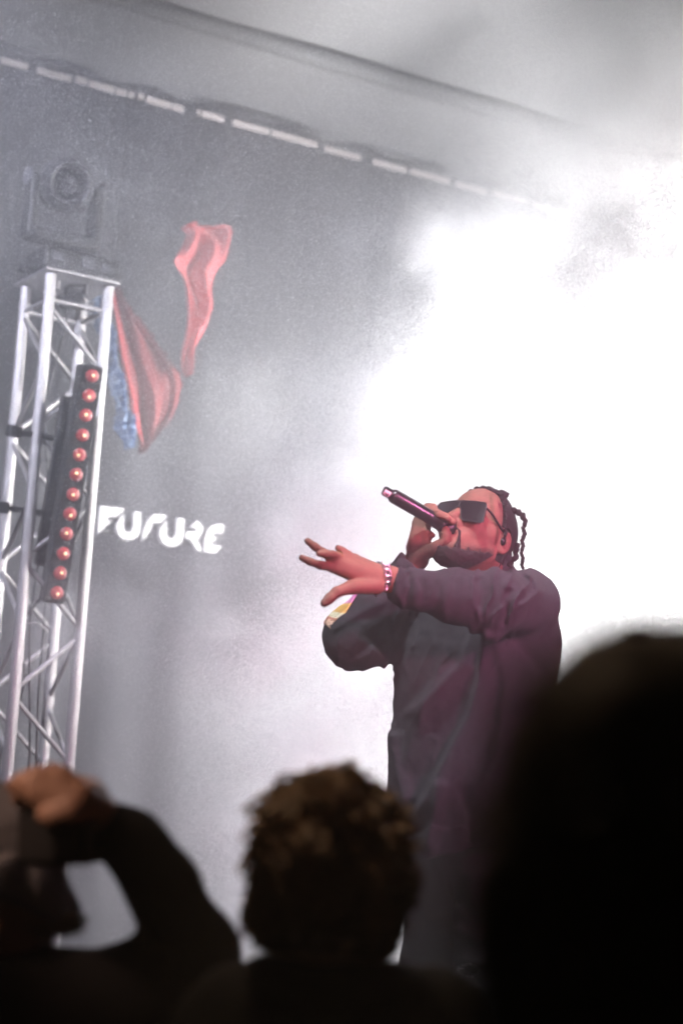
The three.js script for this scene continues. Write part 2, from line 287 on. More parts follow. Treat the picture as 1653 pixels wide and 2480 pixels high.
  // LED bar
  const top = P(226, 884, 7.12), bot = P(132, 1462, 7.12), L = top.distanceTo(bot), bar = thing('led_bar', 'black vertical LED bar with twelve round red lenses on the truss', 'LED bar', bot.toArray());
  const yAx = top.clone().sub(bot).normalize(), face = camera.position.clone().sub(bot).add(V(1.6, 0, 0)); face.addScaledVector(yAx, -face.dot(yAx)).normalize();
  const xAx = yAx.clone().cross(face).normalize(); bar.quaternion.setFromRotationMatrix(new THREE.Matrix4().makeBasis(xAx, yAx, face));
  const sat = std([0.02, 0.02, 0.022], 0.45, 0.2);
  part('housing', box(0.08, L, 0.09, 0, L / 2, -0.05, 0.01), sat, bar);
  part('front_plate', box(0.075, L - 0.02, 0.006, 0, L / 2, 0.0, 0.002), std([0.012, 0.012, 0.013], 0.5), bar);
  part('rear_box', box(0.11, L * 0.72, 0.05, -0.012, L * 0.5, -0.125, 0.008), sat, bar);
  const dome = new THREE.SphereGeometry(0.0235, 22, 10, 0, Math.PI * 2, 0, Math.PI / 2); dome.scale(1, 0.55, 1); dome.rotateX(Math.PI / 2);
  const rim = new THREE.TorusGeometry(0.0235, 0.0022, 6, 24), core = new THREE.SphereGeometry(0.0068, 10, 8);
  const domeM = phys([0.3, 0.035, 0.04], 0.12, { clearcoat: 1, clearcoatRoughness: 0.05, emissive: new THREE.Color().setRGB(0.30, 0.05, 0.05), emissiveIntensity: 0.4 });
  const domes = [0.22, 0.34, 0.46, 0.58].map((v) => { const m = domeM.clone(); m.emissiveIntensity = v; return m; });
  const coreM = std([0.9, 0.7, 0.4], 0.3, 0, { emissive: new THREE.Color().setRGB(1, 0.62, 0.3), emissiveIntensity: 0.9 });
  for (let k = 0; k < 12; k++) {
    const y = 0.038 + k * (L - 0.076) / 11, d = part('led_lens', dome, domes[(k * 7 + 3) % 5 % 4], bar); d.position.set(0.002, y, 0.003); d.rotation.set(rr(-0.08, 0.08), rr(-0.08, 0.08), rr(0, 6));
    const r = part('led_rim', rim, sat, bar); r.position.set(0.002, y, 0.004);
    const q = part('led_light', core, coreM, d); q.position.set(rr(-0.005, 0.004), rr(-0.004, 0.006), 0.0092);
  }
  for (const y of [0.3, L - 0.27]) part('mounting_arm', [box(0.2, 0.02, 0.03, -0.1, y, -0.14, 0.004), rod(V(-0.21, y - 0.02, -0.14), V(-0.21, y + 0.02, -0.14), 0.028, 0.028, 16)], M.blackMetal, bar);
  part('power_cable', tube([V(-0.02, 0.02, -0.12), V(-0.07, -0.12, -0.16), V(-0.03, -0.3, -0.14), V(-0.08, -0.6, -0.12), V(-0.05, -0.95, -0.1)], 0.005, 40, 6), M.black, bar);
  const cab = std([0.03, 0.03, 0.032], 0.6);
  const wire = (pts) => part('cable', tube(pts, 0.0045, 60, 6), cab, t);
  wire([V(-0.03, H - 0.05, -0.02), V(-0.06, H - 0.35, -0.06), V(0.01, H - 0.7, 0), V(-0.05, H - 1.2, 0.05), V(0.0, H - 1.8, 0.03), V(-0.04, 0.6, 0.02), V(0.02, 0.05, 0.03)]);
  wire([V(0.02, H - 0.05, 0), V(0.03, H - 0.2, -0.08), V(-0.02, H - 0.45, -0.05), V(0.05, H - 0.9, -0.08), V(0.0, H - 1.5, 0.06), V(0.05, 0.7, 0.0), V(0.0, 0.05, -0.02)]);
  for (const y of [0.95, 1.5]) part('cable_tie', tube([V(-h, y, h), V(-h + 0.05, y + 0.01, h + 0.03), V(-h + 0.1, y - 0.01, h), V(0.0, y, h - 0.05)], 0.004, 20, 6), alu, t);
}
// ------------------------------------------------------------------ bodies: joined tapered bones meshed as one surface
const smin = (a, b, k) => { const h = Math.max(k - Math.abs(a - b), 0) / k; return Math.min(a, b) - h * h * k * 0.25; };
const smax = (a, b, k) => -smin(-a, -b, k);
const sst = (a, b, x) => { const t = Math.max(0, Math.min(1, (x - a) / (b - a))); return t * t * (3 - 2 * t); };
const ell = (x, y, z, a, b, c) => { const k0 = Math.hypot(x / a, y / b, z / c), k1 = Math.hypot(x / (a * a), y / (b * b), z / (c * c)); return k1 < 1e-9 ? -Math.min(a, b, c) : k0 * (k0 - 1) / k1; };
const capN = (x, y, z, ax, ay, az, bx, by, bz, ra, rb) => {
  const dx = bx - ax, dy = by - ay, dz = bz - az, px = x - ax, py = y - ay, pz = z - az;
  const t = Math.max(0, Math.min(1, (px * dx + py * dy + pz * dz) / (dx * dx + dy * dy + dz * dz + 1e-12)));
  return Math.hypot(px - dx * t, py - dy * t, pz - dz * t) - (ra + (rb - ra) * t);
};
const bone = (a, b, ra, rb = ra) => (x, y, z) => capN(x, y, z, a.x, a.y, a.z, b.x, b.y, b.z, ra, rb);
const chain = (pts, rad, k = 0.01) => { const bs = pts.slice(1).map((p, i) => bone(pts[i], p, rad[i], rad[i + 1])); return (x, y, z) => { let d = bs[0](x, y, z); for (let i = 1; i < bs.length; i++) d = smin(d, bs[i](x, y, z), k); return d; }; };
const join = (list, k) => (x, y, z) => { let d = list[0](x, y, z); for (let i = 1; i < list.length; i++) d = smin(d, list[i](x, y, z), k); return d; };
const boundsOf = (pts, m) => [V(Math.min(...pts.map((p) => p.x)) - m, Math.min(...pts.map((p) => p.y)) - m, Math.min(...pts.map((p) => p.z)) - m), V(Math.max(...pts.map((p) => p.x)) + m, Math.max(...pts.map((p) => p.y)) + m, Math.max(...pts.map((p) => p.z)) + m)];
function nets(f, [lo, hi], h, uvScale = 1) {
  const nx = Math.ceil((hi.x - lo.x) / h) + 1, ny = Math.ceil((hi.y - lo.y) / h) + 1, nz = Math.ceil((hi.z - lo.z) / h) + 1, val = new Float32Array(nx * ny * nz).fill(1);
  const B = 5, R = B * h * 0.87 * 1.7 + 0.004;
  for (let k = 0; k < nz; k += B) for (let j = 0; j < ny; j += B) for (let i = 0; i < nx; i += B) {
    const c = f(lo.x + (i + B / 2) * h, lo.y + (j + B / 2) * h, lo.z + (k + B / 2) * h), far = Math.abs(c) > R;
    for (let kk = k; kk < Math.min(k + B, nz); kk++) for (let jj = j; jj < Math.min(j + B, ny); jj++) for (let ii = i; ii < Math.min(i + B, nx); ii++) val[(kk * ny + jj) * nx + ii] = far ? c : f(lo.x + ii * h, lo.y + jj * h, lo.z + kk * h);
  }
  const id = new Int32Array(nx * ny * nz).fill(-1), pos = [], idx = [], sx = 1, sy = nx, sz = nx * ny, off = [0, sx, sy, sx + sy, sz, sx + sz, sy + sz, sx + sy + sz];
  const E = [[0, 1], [2, 3], [4, 5], [6, 7], [0, 2], [1, 3], [4, 6], [5, 7], [0, 4], [1, 5], [2, 6], [3, 7]];
  for (let k = 0; k < nz - 1; k++) for (let j = 0; j < ny - 1; j++) for (let i = 0; i < nx - 1; i++) {
    const o = (k * ny + j) * nx + i; let m = 0; for (let c = 0; c < 8; c++) if (val[o + off[c]] < 0) m++;
    if (m === 0 || m === 8) continue;
    let x = 0, y = 0, z = 0, n = 0;
    for (const [a, b] of E) { const va = val[o + off[a]], vb = val[o + off[b]]; if ((va < 0) === (vb < 0)) continue; const t = va / (va - vb); x += (a & 1) + ((b & 1) - (a & 1)) * t; y += (a >> 1 & 1) + ((b >> 1 & 1) - (a >> 1 & 1)) * t; z += (a >> 2) + ((b >> 2) - (a >> 2)) * t; n++; }
    id[o] = pos.length / 3; pos.push(lo.x + (i + x / n) * h, lo.y + (j + y / n) * h, lo.z + (k + z / n) * h);
  }
  const quad = (a, b, c, d, flip) => { if (a < 0 || b < 0 || c < 0 || d < 0) return; flip ? idx.push(a, c, b, a, d, c) : idx.push(a, b, c, a, c, d); };
  for (let k = 1; k < nz - 1; k++) for (let j = 1; j < ny - 1; j++) for (let i = 1; i < nx - 1; i++) {
    const o = (k * ny + j) * nx + i, s = val[o] < 0;
    if (s !== (val[o + sx] < 0)) quad(id[o - sy - sz], id[o - sz], id[o], id[o - sy], !s);
    if (s !== (val[o + sy] < 0)) quad(id[o - sx - sz], id[o - sx], id[o], id[o - sz], !s);
    if (s !== (val[o + sz] < 0)) quad(id[o - sx - sy], id[o - sy], id[o], id[o - sx], !s);
  }
  const g = new THREE.BufferGeometry(), uv = new Float32Array(pos.length / 3 * 2);
  for (let i = 0; i < pos.length / 3; i++) { uv[i * 2] = (pos[i * 3] + pos[i * 3 + 2] * 0.8) * uvScale; uv[i * 2 + 1] = (pos[i * 3 + 1] + pos[i * 3 + 2] * 0.3) * uvScale; }
  g.setAttribute('position', new THREE.Float32BufferAttribute(pos, 3)); g.setAttribute('uv', new THREE.Float32BufferAttribute(uv, 2)); g.setIndex(idx); g.computeVertexNormals();
  return g;
}
const together = (list) => mergeGeometries(list);
const paint = (g, fn) => { const a = g.attributes.position, c = new Float32Array(a.count * 3); for (let i = 0; i < a.count; i++) c.set(fn(a.getX(i), a.getY(i), a.getZ(i)), i * 3); g.setAttribute('color', new THREE.BufferAttribute(c, 3)); return g; };
// the head in its own axes: face +z, up +y, its left +x, metres
function headShape(neck, mouthOpen = 0.004) {
  return (x, y, z) => {
    const ax = Math.abs(x);
    let d = ell(x, y - 0.032, z + 0.015, 0.077, 0.09, 0.099);
    d = smin(d, Math.hypot(x * 0.9, y - 0.06, z - 0.026) - 0.058, 0.03);
    d = smin(d, ell(x, y + 0.035, z - 0.022, 0.063, 0.085, 0.07), 0.04);
    d = smin(d, capN(ax, y, z, 0.056, -0.058, -0.005, 0.016, -0.108, 0.066, 0.02, 0.019), 0.03);
    d = smin(d, capN(ax, y, z, 0.004, 0.02, 0.088, 0.046, 0.021, 0.066, 0.011, 0.01), 0.02);
    d = smin(d, capN(ax, y, z, 0.042, -0.024, 0.058, 0.06, -0.015, 0.03, 0.026, 0.02), 0.03);
    d = smax(d, -(Math.hypot(ax - 0.033, y - 0.0, z - 0.1) - 0.017), 0.016);
    d = smin(d, Math.hypot(ax - 0.032, y + 0.001, z - 0.073) - 0.0125, 0.004);
    d = smin(d, capN(x, y, z, 0, 0.014, 0.09, 0, -0.034, 0.116, 0.0095, 0.0145), 0.013);
    d = smin(d, Math.hypot(ax - 0.0155, y + 0.038, z - 0.1) - 0.0108, 0.008);
    d = smin(d, ell(x, y + 0.066, z - 0.076, 0.034, 0.024, 0.024), 0.02);
    d = smax(d, -ell(ax - 0.0085, y + 0.048, z - 0.107, 0.0052, 0.005, 0.008), 0.004);
    d = smin(d, capN(ax, y, z, 0, -0.062, 0.1005, 0.021, -0.068, 0.089, 0.0065, 0.004), 0.006);
    d = smin(d, capN(ax, y, z, 0, -0.0775, 0.0995, 0.019, -0.0745, 0.089, 0.0078, 0.004), 0.006);
    d = smax(d, -ell(x, y + 0.0695, z - 0.103, 0.019, mouthOpen, 0.014), 0.003);
    d = smin(d, Math.hypot(x, y + 0.108, z - 0.074) - 0.021, 0.025);
    // ears
    { const ey = y + 0.008, ez = z + 0.014, cy = ey * 0.97 + ez * 0.24, cz = -ey * 0.24 + ez * 0.97, ex = ax - 0.0815 + cz * 0.35;
      let e = ell(ex, cy, cz, 0.0085, 0.034, 0.0215); e = smax(e, -ell(ex - 0.01, cy - 0.003, cz - 0.003, 0.0085, 0.0225, 0.0125), 0.005);
      e = smin(e, Math.hypot(ex - 0.002, cy + 0.004, cz - 0.015) - 0.0065, 0.006); e = smin(e, capN(ex, cy, cz, 0.004, 0.018, -0.004, 0.004, -0.008, -0.009, 0.0035, 0.0035), 0.004);
      d = smin(d, e, 0.006); }
    if (neck) d = smin(d, capN(x, y, z, 0, -0.05, -0.03, neck.x, neck.y, neck.z, 0.054, 0.062), 0.03);
    return d;
  };
}
const headBox = [V(-0.115, -0.19, -0.14), V(0.115, 0.145, 0.15)];
// ------------------------------------------------------------------ the singer
{
  const p = (x, y, dz = 0) => P(x, y, 5.3 + dz), base = p(1115, 2480, 0.05).setY(STAGE_Y);
  const who = thing('person', 'singer in dark sweatshirt and square sunglasses, head back, one arm reaching out', 'person', base.toArray());
  const skinM = new THREE.MeshPhysicalMaterial({ vertexColors: true, roughness: 0.55, bumpMap: rep(T.fine, 40), bumpScale: 0.0006, specularIntensity: 0.7 });
  const fit = (g) => { g.translate(-base.x, -base.y, -base.z); return g; };
  // camera-plane coordinates of a point (used to place folds on the cloth's surface)
  const e = CMI.elements, toPx = (x, y, z) => { const cx = e[0] * x + e[4] * y + e[8] * z + e[12], cy = e[1] * x + e[5] * y + e[9] * z + e[13], cz = -(e[2] * x + e[6] * y + e[10] * z + e[14]); return [826.5 + cx / cz * FPX, 1240 - cy / cz * FPX, cz]; };

  // --- head frame
  const hq = new THREE.Quaternion().setFromEuler(new THREE.Euler(-30 * D2R, -36 * D2R, -4 * D2R, 'YXZ')), bridge = p(1115, 1229, -0.06);
  const hO = bridge.clone().sub(V(0, 0.012, 0.1).applyQuaternion(hq)), hM = new THREE.Matrix4().compose(hO, hq, V(1, 1, 1)), hI = hM.clone().invert();
  const neckW = p(1186, 1440, 0.05), neckL = neckW.clone().applyMatrix4(hI);
  const head = headShape(neckL, 0.0075);
  const headG = nets(head, [V(-0.12, -0.23, -0.22), V(0.12, 0.14, 0.14)], 0.0035, 1);
  headG.applyMatrix4(hM);

  // --- hands
  const tip = (pts, r, k = 0.006) => chain(pts, r, k);
  const lh = (x, y, d) => P(x, y, d), W = lh(938, 1402, 4.885), K = [lh(806, 1373, 4.80), lh(815, 1361, 4.805), lh(832, 1352, 4.83), lh(858, 1354, 4.86)];
  const Lpts = [];
  const fing = (pts, r) => { Lpts.push(...pts); return tip(pts, r); };
  const leftHand = join([
    chain([lh(980, 1412, 4.9), W, lh(900, 1398, 4.86)], [0.031, 0.031, 0.027], 0.01),
    bone(lh(905, 1405, 4.86), K[0], 0.024, 0.0145), bone(lh(905, 1398, 4.86), K[1], 0.024, 0.0145), bone(lh(905, 1390, 4.86), K[2], 0.022, 0.0135), bone(lh(910, 1385, 4.87), K[3], 0.021, 0.0125),
    bone(lh(910, 1418, 4.85), lh(850, 1422, 4.80), 0.022, 0.0165),
    fing([lh(850, 1422, 4.80), lh(815, 1434, 4.775), lh(797, 1450, 4.765), lh(785, 1461, 4.76)], [0.0165, 0.0125, 0.0118, 0.0098]),
    fing([K[0], lh(776, 1369, 4.765), lh(750, 1360, 4.75), lh(731, 1351, 4.745)], [0.0125, 0.0098, 0.0088, 0.0076]),
    fing([K[1], lh(784, 1339, 4.77), lh(762, 1324, 4.755), lh(744, 1310, 4.75)], [0.0125, 0.0098, 0.0088, 0.0076]),
    fing([K[2], lh(804, 1343, 4.78), lh(786, 1342, 4.752), lh(772, 1341, 4.736)], [0.0118, 0.0094, 0.0085, 0.0074]),
    fing([K[3], lh(843, 1344, 4.84), lh(829, 1334, 4.83), lh(818, 1327, 4.822)], [0.0115, 0.0092, 0.0085, 0.0075]),
  ], 0.0062);
  const leftHandG = nets(leftHand, boundsOf([...Lpts, W, lh(985, 1412, 4.9)], 0.045), 0.0032);
  const Rw = p(1010, 1354, -0.06), Rk = [p(1031, 1246, -0.055), p(1022, 1250, -0.045), p(1014, 1257, -0.04), p(1010, 1268, -0.04)], Rp = [];
  const rf = (pts, r) => { Rp.push(...pts); return tip(pts, r); };
  const rightHand = join([
    chain([p(980, 1392, -0.05), Rw, p(1013, 1330, -0.055)], [0.028, 0.028, 0.027], 0.01),
    bone(p(1024, 1322, -0.06), Rk[0], 0.021, 0.0125), bone(p(1018, 1322, -0.055), Rk[1], 0.022, 0.0125), bone(p(1010, 1322, -0.055), Rk[2], 0.022, 0.012), bone(p(1003, 1326, -0.055), Rk[3], 0.021, 0.012),
    bone(p(1018, 1342, -0.075), p(1056, 1328, -0.105), 0.022, 0.0165),
    rf([p(1056, 1328, -0.105), p(1078, 1308, -0.115), p(1080, 1293, -0.118), p(1078, 1283, -0.118)], [0.0165, 0.0125, 0.012, 0.0098]),
    rf([Rk[0], p(1052, 1240, -0.085), p(1076, 1251, -0.115), p(1096, 1264, -0.122)], [0.0115, 0.0108, 0.0098, 0.0085]),
    rf([Rk[1], p(1040, 1237, -0.085), p(1064, 1246, -0.125), p(1084, 1255, -0.138)], [0.0115, 0.0108, 0.0095, 0.0083]),
    rf([Rk[2], p(1022, 1233, -0.05), p(1036, 1227, -0.07), p(1050, 1226, -0.08)], [0.011, 0.01, 0.0088, 0.0078]),
    rf([Rk[3], p(1018, 1284, -0.02), p(1034, 1298, -0.05), p(1046, 1296, -0.075)], [0.011, 0.0098, 0.009, 0.008]),
  ], 0.0085);
  const rightHandG = nets(rightHand, boundsOf([...Rp, ...Rk, Rw, p(975, 1398, -0.05)], 0.04), 0.0032);

  // --- the rest of the body under the clothes, one figure down to the feet
  const hipY = p(1100, 2060).y, kneeL = p(1180, 2352, -0.1), kneeR = p(1042, 2350, 0.12), footL = kneeL.clone().add(V(0.02, 0, 0.05)).setY(STAGE_Y + 0.09), footR = kneeR.clone().add(V(-0.01, 0, -0.02)).setY(STAGE_Y + 0.09);
  const hipL = p(1175, 2060, 0.02), hipR = p(1075, 2050, 0.1), shL = p(1276, 1462, -0.03), shR = p(1060, 1520, 0.16), elL = p(1196, 1457, -0.31), elR = p(858, 1545, -0.03);
  const inner = join([
    bone(neckW, p(1175, 1520, 0.05), 0.062, 0.11), bone(p(1165, 1520, 0.05), p(1140, 1800, 0.04), 0.13, 0.125), bone(p(1140, 1800, 0.04), p(1125, 1980, 0.05), 0.115, 0.09),
    chain([shL, elL, lh(980, 1412, 4.9)], [0.055, 0.042, 0.031], 0.02), chain([shR, elR, p(980, 1392, -0.05)], [0.055, 0.042, 0.028], 0.02),
    chain([hipL, kneeL, footL], [0.06, 0.05, 0.036], 0.02), chain([hipR, kneeR, footR], [0.06, 0.05, 0.036], 0.02),
    bone(footL, footL.clone().add(V(-0.1, -0.045, 0.12)), 0.036, 0.03), bone(footR, footR.clone().add(V(-0.16, -0.045, 0.03)), 0.036, 0.03),
  ], 0.04);
  const innerG = nets(inner, boundsOf([neckW, shL, elR, elL, lh(980, 1412, 4.9), kneeR, footL.clone().setY(STAGE_Y), footR.clone().add(V(-0.2, 0, 0))], 0.15), 0.016);
  const skinC = (x, y, z) => { const hl = V(x, y, z).applyMatrix4(hI), st = Math.abs(hl.x) < 0.1 && hl.y > -0.16 && hl.z > -0.01 ? sst(0.022, -0.012, hl.y - (-0.088 + (0.066 - hl.z) * 0.62)) * sst(-0.01, 0.01, hl.z) : 0; const n = 1 + 0.3 * fbm(x * 30, y * 30, z * 30, 3) + 0.14 * noise(x * 160, y * 160, z * 160); const dk = 1 - 0.72 * st * sst(-0.35, 0.25, noise(x * 420, y * 420, z * 420) + st * 0.5 - 0.1); return [0.29 * n * dk, 0.14 * n * dk, 0.1 * n * dk]; };
  part('body', fit(paint(together([headG, leftHandG, rightHandG, innerG]), skinC)), skinM, who);

  // --- sweatshirt
  const rows = [[1380, 1188, 62], [1402, 1200, 84], [1430, 1195, 135], [1480, 1172, 178], [1560, 1156, 201], [1650, 1150, 198], [1750, 1147, 196], [1850, 1143, 202], [1930, 1137, 204], [2000, 1136, 196], [2075, 1142, 186], [2130, 1145, 180]];
  const folds = [
    { pts: [[1178, 1515], [1172, 1560], [1160, 1644], [1136, 1735], [1092, 1812], [1035, 1926], [1000, 1975]], w: 9, g: 46, a: 0.0255 },
    { pts: [[1149, 1500], [1117, 1610], [1040, 1686], [975, 1742]], w: 12, g: 30, a: 0.0180 },
    { pts: [[943, 1765], [955, 1855], [984, 1965]], w: 9, g: 26, a: 0.0180 },
    { pts: [[1085, 1540], [1062, 1640], [1000, 1760], [985, 1880]], w: 16, g: 40, a: 0.0120 },
    { pts: [[1262, 1383], [1290, 1400], [1301, 1432], [1280, 1452], [1248, 1474]], w: 6, g: 12, a: 0.0090 },
    { pts: [[1240, 1545], [1280, 1590], [1312, 1632]], w: 10, g: 18, a: -0.011 },
    { pts: [[1200, 1545], [1225, 1640], [1215, 1760], [1180, 1880]], w: 14, g: 40, a: 0.0150 },
    { pts: [[1060, 1880], [1048, 1990], [1020, 2065]], w: 10, g: 26, a: 0.0150 },
    { pts: [[1110, 1900], [1140, 1980], [1135, 2060]], w: 12, g: 22, a: -0.0120 },
    { pts: [[1230, 1420], [1222, 1455], [1228, 1490], [1214, 1520]], w: 7, g: 13, a: -0.0165 },
    { pts: [[1150, 1400], [1165, 1430], [1160, 1480]], w: 7, g: 16, a: -0.0090 },
    { pts: [[1010, 1395], [1024, 1430], [1020, 1462]], w: 6, g: 12, a: -0.0060 },
    { pts: [[1060, 1390], [1078, 1440], [1066, 1495]], w: 9, g: 18, a: 0.0060 },
    { pts: [[985, 1384], [992, 1420], [982, 1460]], w: 5, g: 9, a: -0.0075 },
    { pts: [[800, 1530], [860, 1490], [935, 1455]], w: 9, g: 18, a: 0.0105 },
    { pts: [[835, 1600], [900, 1560], [960, 1520]], w: 9, g: 22, a: -0.0090 },
    { pts: [[880, 1530], [930, 1580], [950, 1625]], w: 9, g: 18, a: -0.0090 },
  ].map((f) => ({ ...f, box: [Math.min(...f.pts.map((q) => q[0])) - 70, Math.max(...f.pts.map((q) => q[0])) + 70, Math.min(...f.pts.map((q) => q[1])) - 60, Math.max(...f.pts.map((q) => q[1])) + 60] }));
  const fold = (x, y, list) => {
    let s = 0;
    for (const f of list) {
      if (x < f.box[0] || x > f.box[1] || y < f.box[2] || y > f.box[3]) continue;
      let best = 1e9, side = 1, at = 0; const n = f.pts.length - 1;
      for (let i = 0; i < n; i++) { const [ax, ay] = f.pts[i], [bx, by] = f.pts[i + 1], dx = bx - ax, dy = by - ay, t = Math.max(0, Math.min(1, ((x - ax) * dx + (y - ay) * dy) / (dx * dx + dy * dy))), qx = x - ax - dx * t, qy = y - ay - dy * t, d = Math.hypot(qx, qy); if (d < best) { best = d; side = dx * qy - dy * qx; at = (i + t) / n; } }
      const w = side > 0 ? f.w : f.g, ends = sst(0, 0.12, at) * (1 - sst(0.85, 1, at)) * 0.85 + 0.15;
      s += f.a * Math.exp(-((best / w) ** 2)) * ends;
    }
    return s;
  };
  const torso = (x, y, z, px, py, cz) => {
    let i = 1; while (i < rows.length - 1 && rows[i][0] < py) i++;
    const [y0, x0, w0] = rows[i - 1], [y1, x1, w1] = rows[i], t = Math.max(-0.4, Math.min(1.3, (py - y0) / (y1 - y0))), cx = x0 + (x1 - x0) * t, hw = (w0 + (w1 - w0) * t) / 938;
    const rz = hw * (0.82 - 0.1 * sst(1500, 1900, py)), ux = (px - cx) / FPX * cz, uz = cz - 5.35, k = Math.pow(Math.pow(Math.abs(ux) / hw, 2.3) + Math.pow(Math.abs(uz) / rz, 2.3), 1 / 2.3);
    return (k - 1) * Math.min(hw, rz) * 0.92;
  };
  // sharp small creases: across the sleeves near elbow and cuff, slanting down the torso
  const ridge = (u, v, s) => Math.pow(1 - Math.min(1, Math.abs(noise(u, v, s)) * 2.2), 3);
  const wrinkle = (x, y) => {
    const arm = sst(1530, 1500, y) * sst(930, 960, x), far = sst(965, 945, x) * sst(1300, 1320, y), low = sst(1500, 1540, y);
    const wob = 14 * noise(x * 0.02, y * 0.02, 3);
    return 0.0075 * arm * sst(1325, 1265, x) * ridge((x + y * 0.35 + wob) * 0.024, y * 0.007, 1) * (0.35 + sst(1110, 1180, x) + sst(1010, 960, x)) + 0.0028 * far * ridge((x * 0.5 - y * 0.8 + wob) * 0.02, x * 0.008, 5) + 0.0048 * low * ridge((x + y * 0.32 + wob) * 0.016, y * 0.0035, 9);
  };
  const planeCut = (a, b) => { const n = b.clone().sub(a).normalize(), c = n.dot(b); return (x, y, z) => n.x * x + n.y * y + n.z * z - c; };
  const slL = chain([shL, elL, P(1100, 1444, 4.94), P(1000, 1426, 4.905), P(948, 1415, 4.89)], [0.086, 0.068, 0.06, 0.0435, 0.033], 0.03), cutL = planeCut(P(1000, 1426, 4.905), P(947, 1415, 4.888));
  const slR = chain([shR, elR, p(925, 1462, -0.045), p(1006, 1358, -0.06)], [0.1, 0.074, 0.057, 0.037], 0.035), cutR = planeCut(p(925, 1462, -0.045), p(1000, 1364, -0.06));
  const hemA = p(1010, 2086, 0), hemB = p(1110, 2052, 0);
  const shirt = (x, y, z) => {
    const [px, py, cz] = toPx(x, y, z);
    const dl = smax(slL(x, y, z), cutL(x, y, z), 0.006), dr = smax(slR(x, y, z), cutR(x, y, z), 0.006);
    let d = smin(torso(x, y, z, px, py, cz), dr, 0.03);
    d = smin(d, dl, 0.022);
    const hem = (py - (2088 - (px - 1010) * 0.13 - Math.sin((px - 940) / 400 * Math.PI) * 14)) / 938; // hem line
    d = smax(d, hem, 0.008);
    d = smin(d, smax(Math.abs(d + 0.004) - 0.012, Math.abs(hem + 0.03) - 0.03, 0.004), 0.006);
    if (Math.abs(d) < 0.06) {
      const front = cz < 5.38 ? 1 : 1 - sst(5.38, 5.45, cz);
      d -= fold(px, py, folds) * front + 0.005 * fbm(x * 7, y * 5, z * 7, 3) + wrinkle(px, py) + 0.0012 * noise(x * 60, y * 60, z * 60);
    }
    return d;
  };
  const shB = boundsOf([p(775, 1600, 0.05), p(1380, 1480, 0.28), P(940, 1400, 4.75), p(1100, 1350, 0.1), p(1100, 2110, 0.28)], 0.03);
  const shirtG = nets(shirt, shB, 0.005, 5);
  const clothC = (r, g, b, k) => (x, y, z) => { const n = 1 + k * fbm(x * 14, y * 9, z * 14, 4) + 0.5 * k * noise(x * 210, y * 210, z * 210); return [r * n, g * n, b * n]; };
  part('sweatshirt', fit(paint(shirtG, clothC(0.036, 0.038, 0.045, 0.5))), new THREE.MeshPhysicalMaterial({ vertexColors: true, roughness: 0.95, bumpMap: rep(T.cloth, 8), bumpScale: 0.0016, sheen: 0.6, sheenRoughness: 0.6, sheenColor: new THREE.Color(0.16, 0.15, 0.16) }), who);
  // printed patch on the far sleeve
  const pc = p(828, 1478, -0.035), patch = (x, y, z) => { const [px, py] = toPx(x, y, z), u = ((px - 862) * -64 + (py - 1438) * 84) / 105.6; return Math.max(Math.min(slR(x, y, z)) - 0.006, -(slR(x, y, z) - 0.002), (Math.hypot(px - 828, py - 1478) - 62) / 938, Math.abs(u - 52) / 938 - 0.058 , (px - (868 - (py - 1435) * 0.62)) / 938); };
  const patchG = nets(patch, boundsOf([pc], 0.09), 0.0035);
  paint(patchG, (x, y, z) => { const [px, py] = toPx(x, y, z), s = py + 6 * noise(px * 0.05, py * 0.05, 1); return s < 1462 ? [0.75, 0.33, 0.62] : s < 1484 ? [0.78, 0.5, 0.13] : s < 1496 ? [0.8, 0.78, 0.55] : s < 1503 ? [0.75, 0.3, 0.2] : [0.82, 0.55, 0.4]; });
  part('sleeve_patch', fit(patchG), new THREE.MeshStandardMaterial({ vertexColors: true, roughness: 0.6 }), who).userData.label = 'pink, yellow and cream printed patch on the sleeve';

  // --- trousers with torn knee, black layer beneath
  const jf = [
    { pts: [[1094, 2246], [1120, 2262], [1175, 2290]], w: 8, g: 14, a: 0.0135 }, { pts: [[1104, 2180], [1130, 2200], [1160, 2240]], w: 9, g: 16, a: -0.0090 }, { pts: [[1110, 2320], [1160, 2335], [1220, 2330]], w: 8, g: 14, a: 0.0105 },
    { pts: [[1118, 2400], [1170, 2408], [1230, 2400]], w: 8, g: 12, a: 0.0120 }, { pts: [[1000, 2210], [1040, 2225], [1085, 2215]], w: 8, g: 14, a: 0.0090 }, { pts: [[1120, 2120], [1115, 2160], [1104, 2200]], w: 8, g: 14, a: -0.0090 }, { pts: [[1060, 2090], [1080, 2130], [1088, 2180]], w: 6, g: 12, a: -0.0090 },
    { pts: [[1130, 2440], [1160, 2470], [1200, 2478]], w: 8, g: 14, a: 0.0120 },
  ].map((f) => ({ ...f, box: [Math.min(...f.pts.map((q) => q[0])) - 50, Math.max(...f.pts.map((q) => q[0])) + 50, Math.min(...f.pts.map((q) => q[1])) - 50, Math.max(...f.pts.map((q) => q[1])) + 50] }));
  const legShape = (o) => join([chain([hipL, kneeL, footL], [0.09 + o, 0.083 + o, 0.072 + o], 0.03), chain([hipR, kneeR, footR], [0.088 + o, 0.08 + o, 0.07 + o], 0.03), bone(p(1150, 2040, 0.04), p(1095, 2040, 0.08), 0.1 + o, 0.1 + o)], 0.03);
  const legs = legShape(0), hole = (cx, cy, w, h, x, y) => Math.hypot((x - cx) / w, (y - cy) / h) - 1 - 0.35 * noise(x * 0.09, y * 0.09, 4);
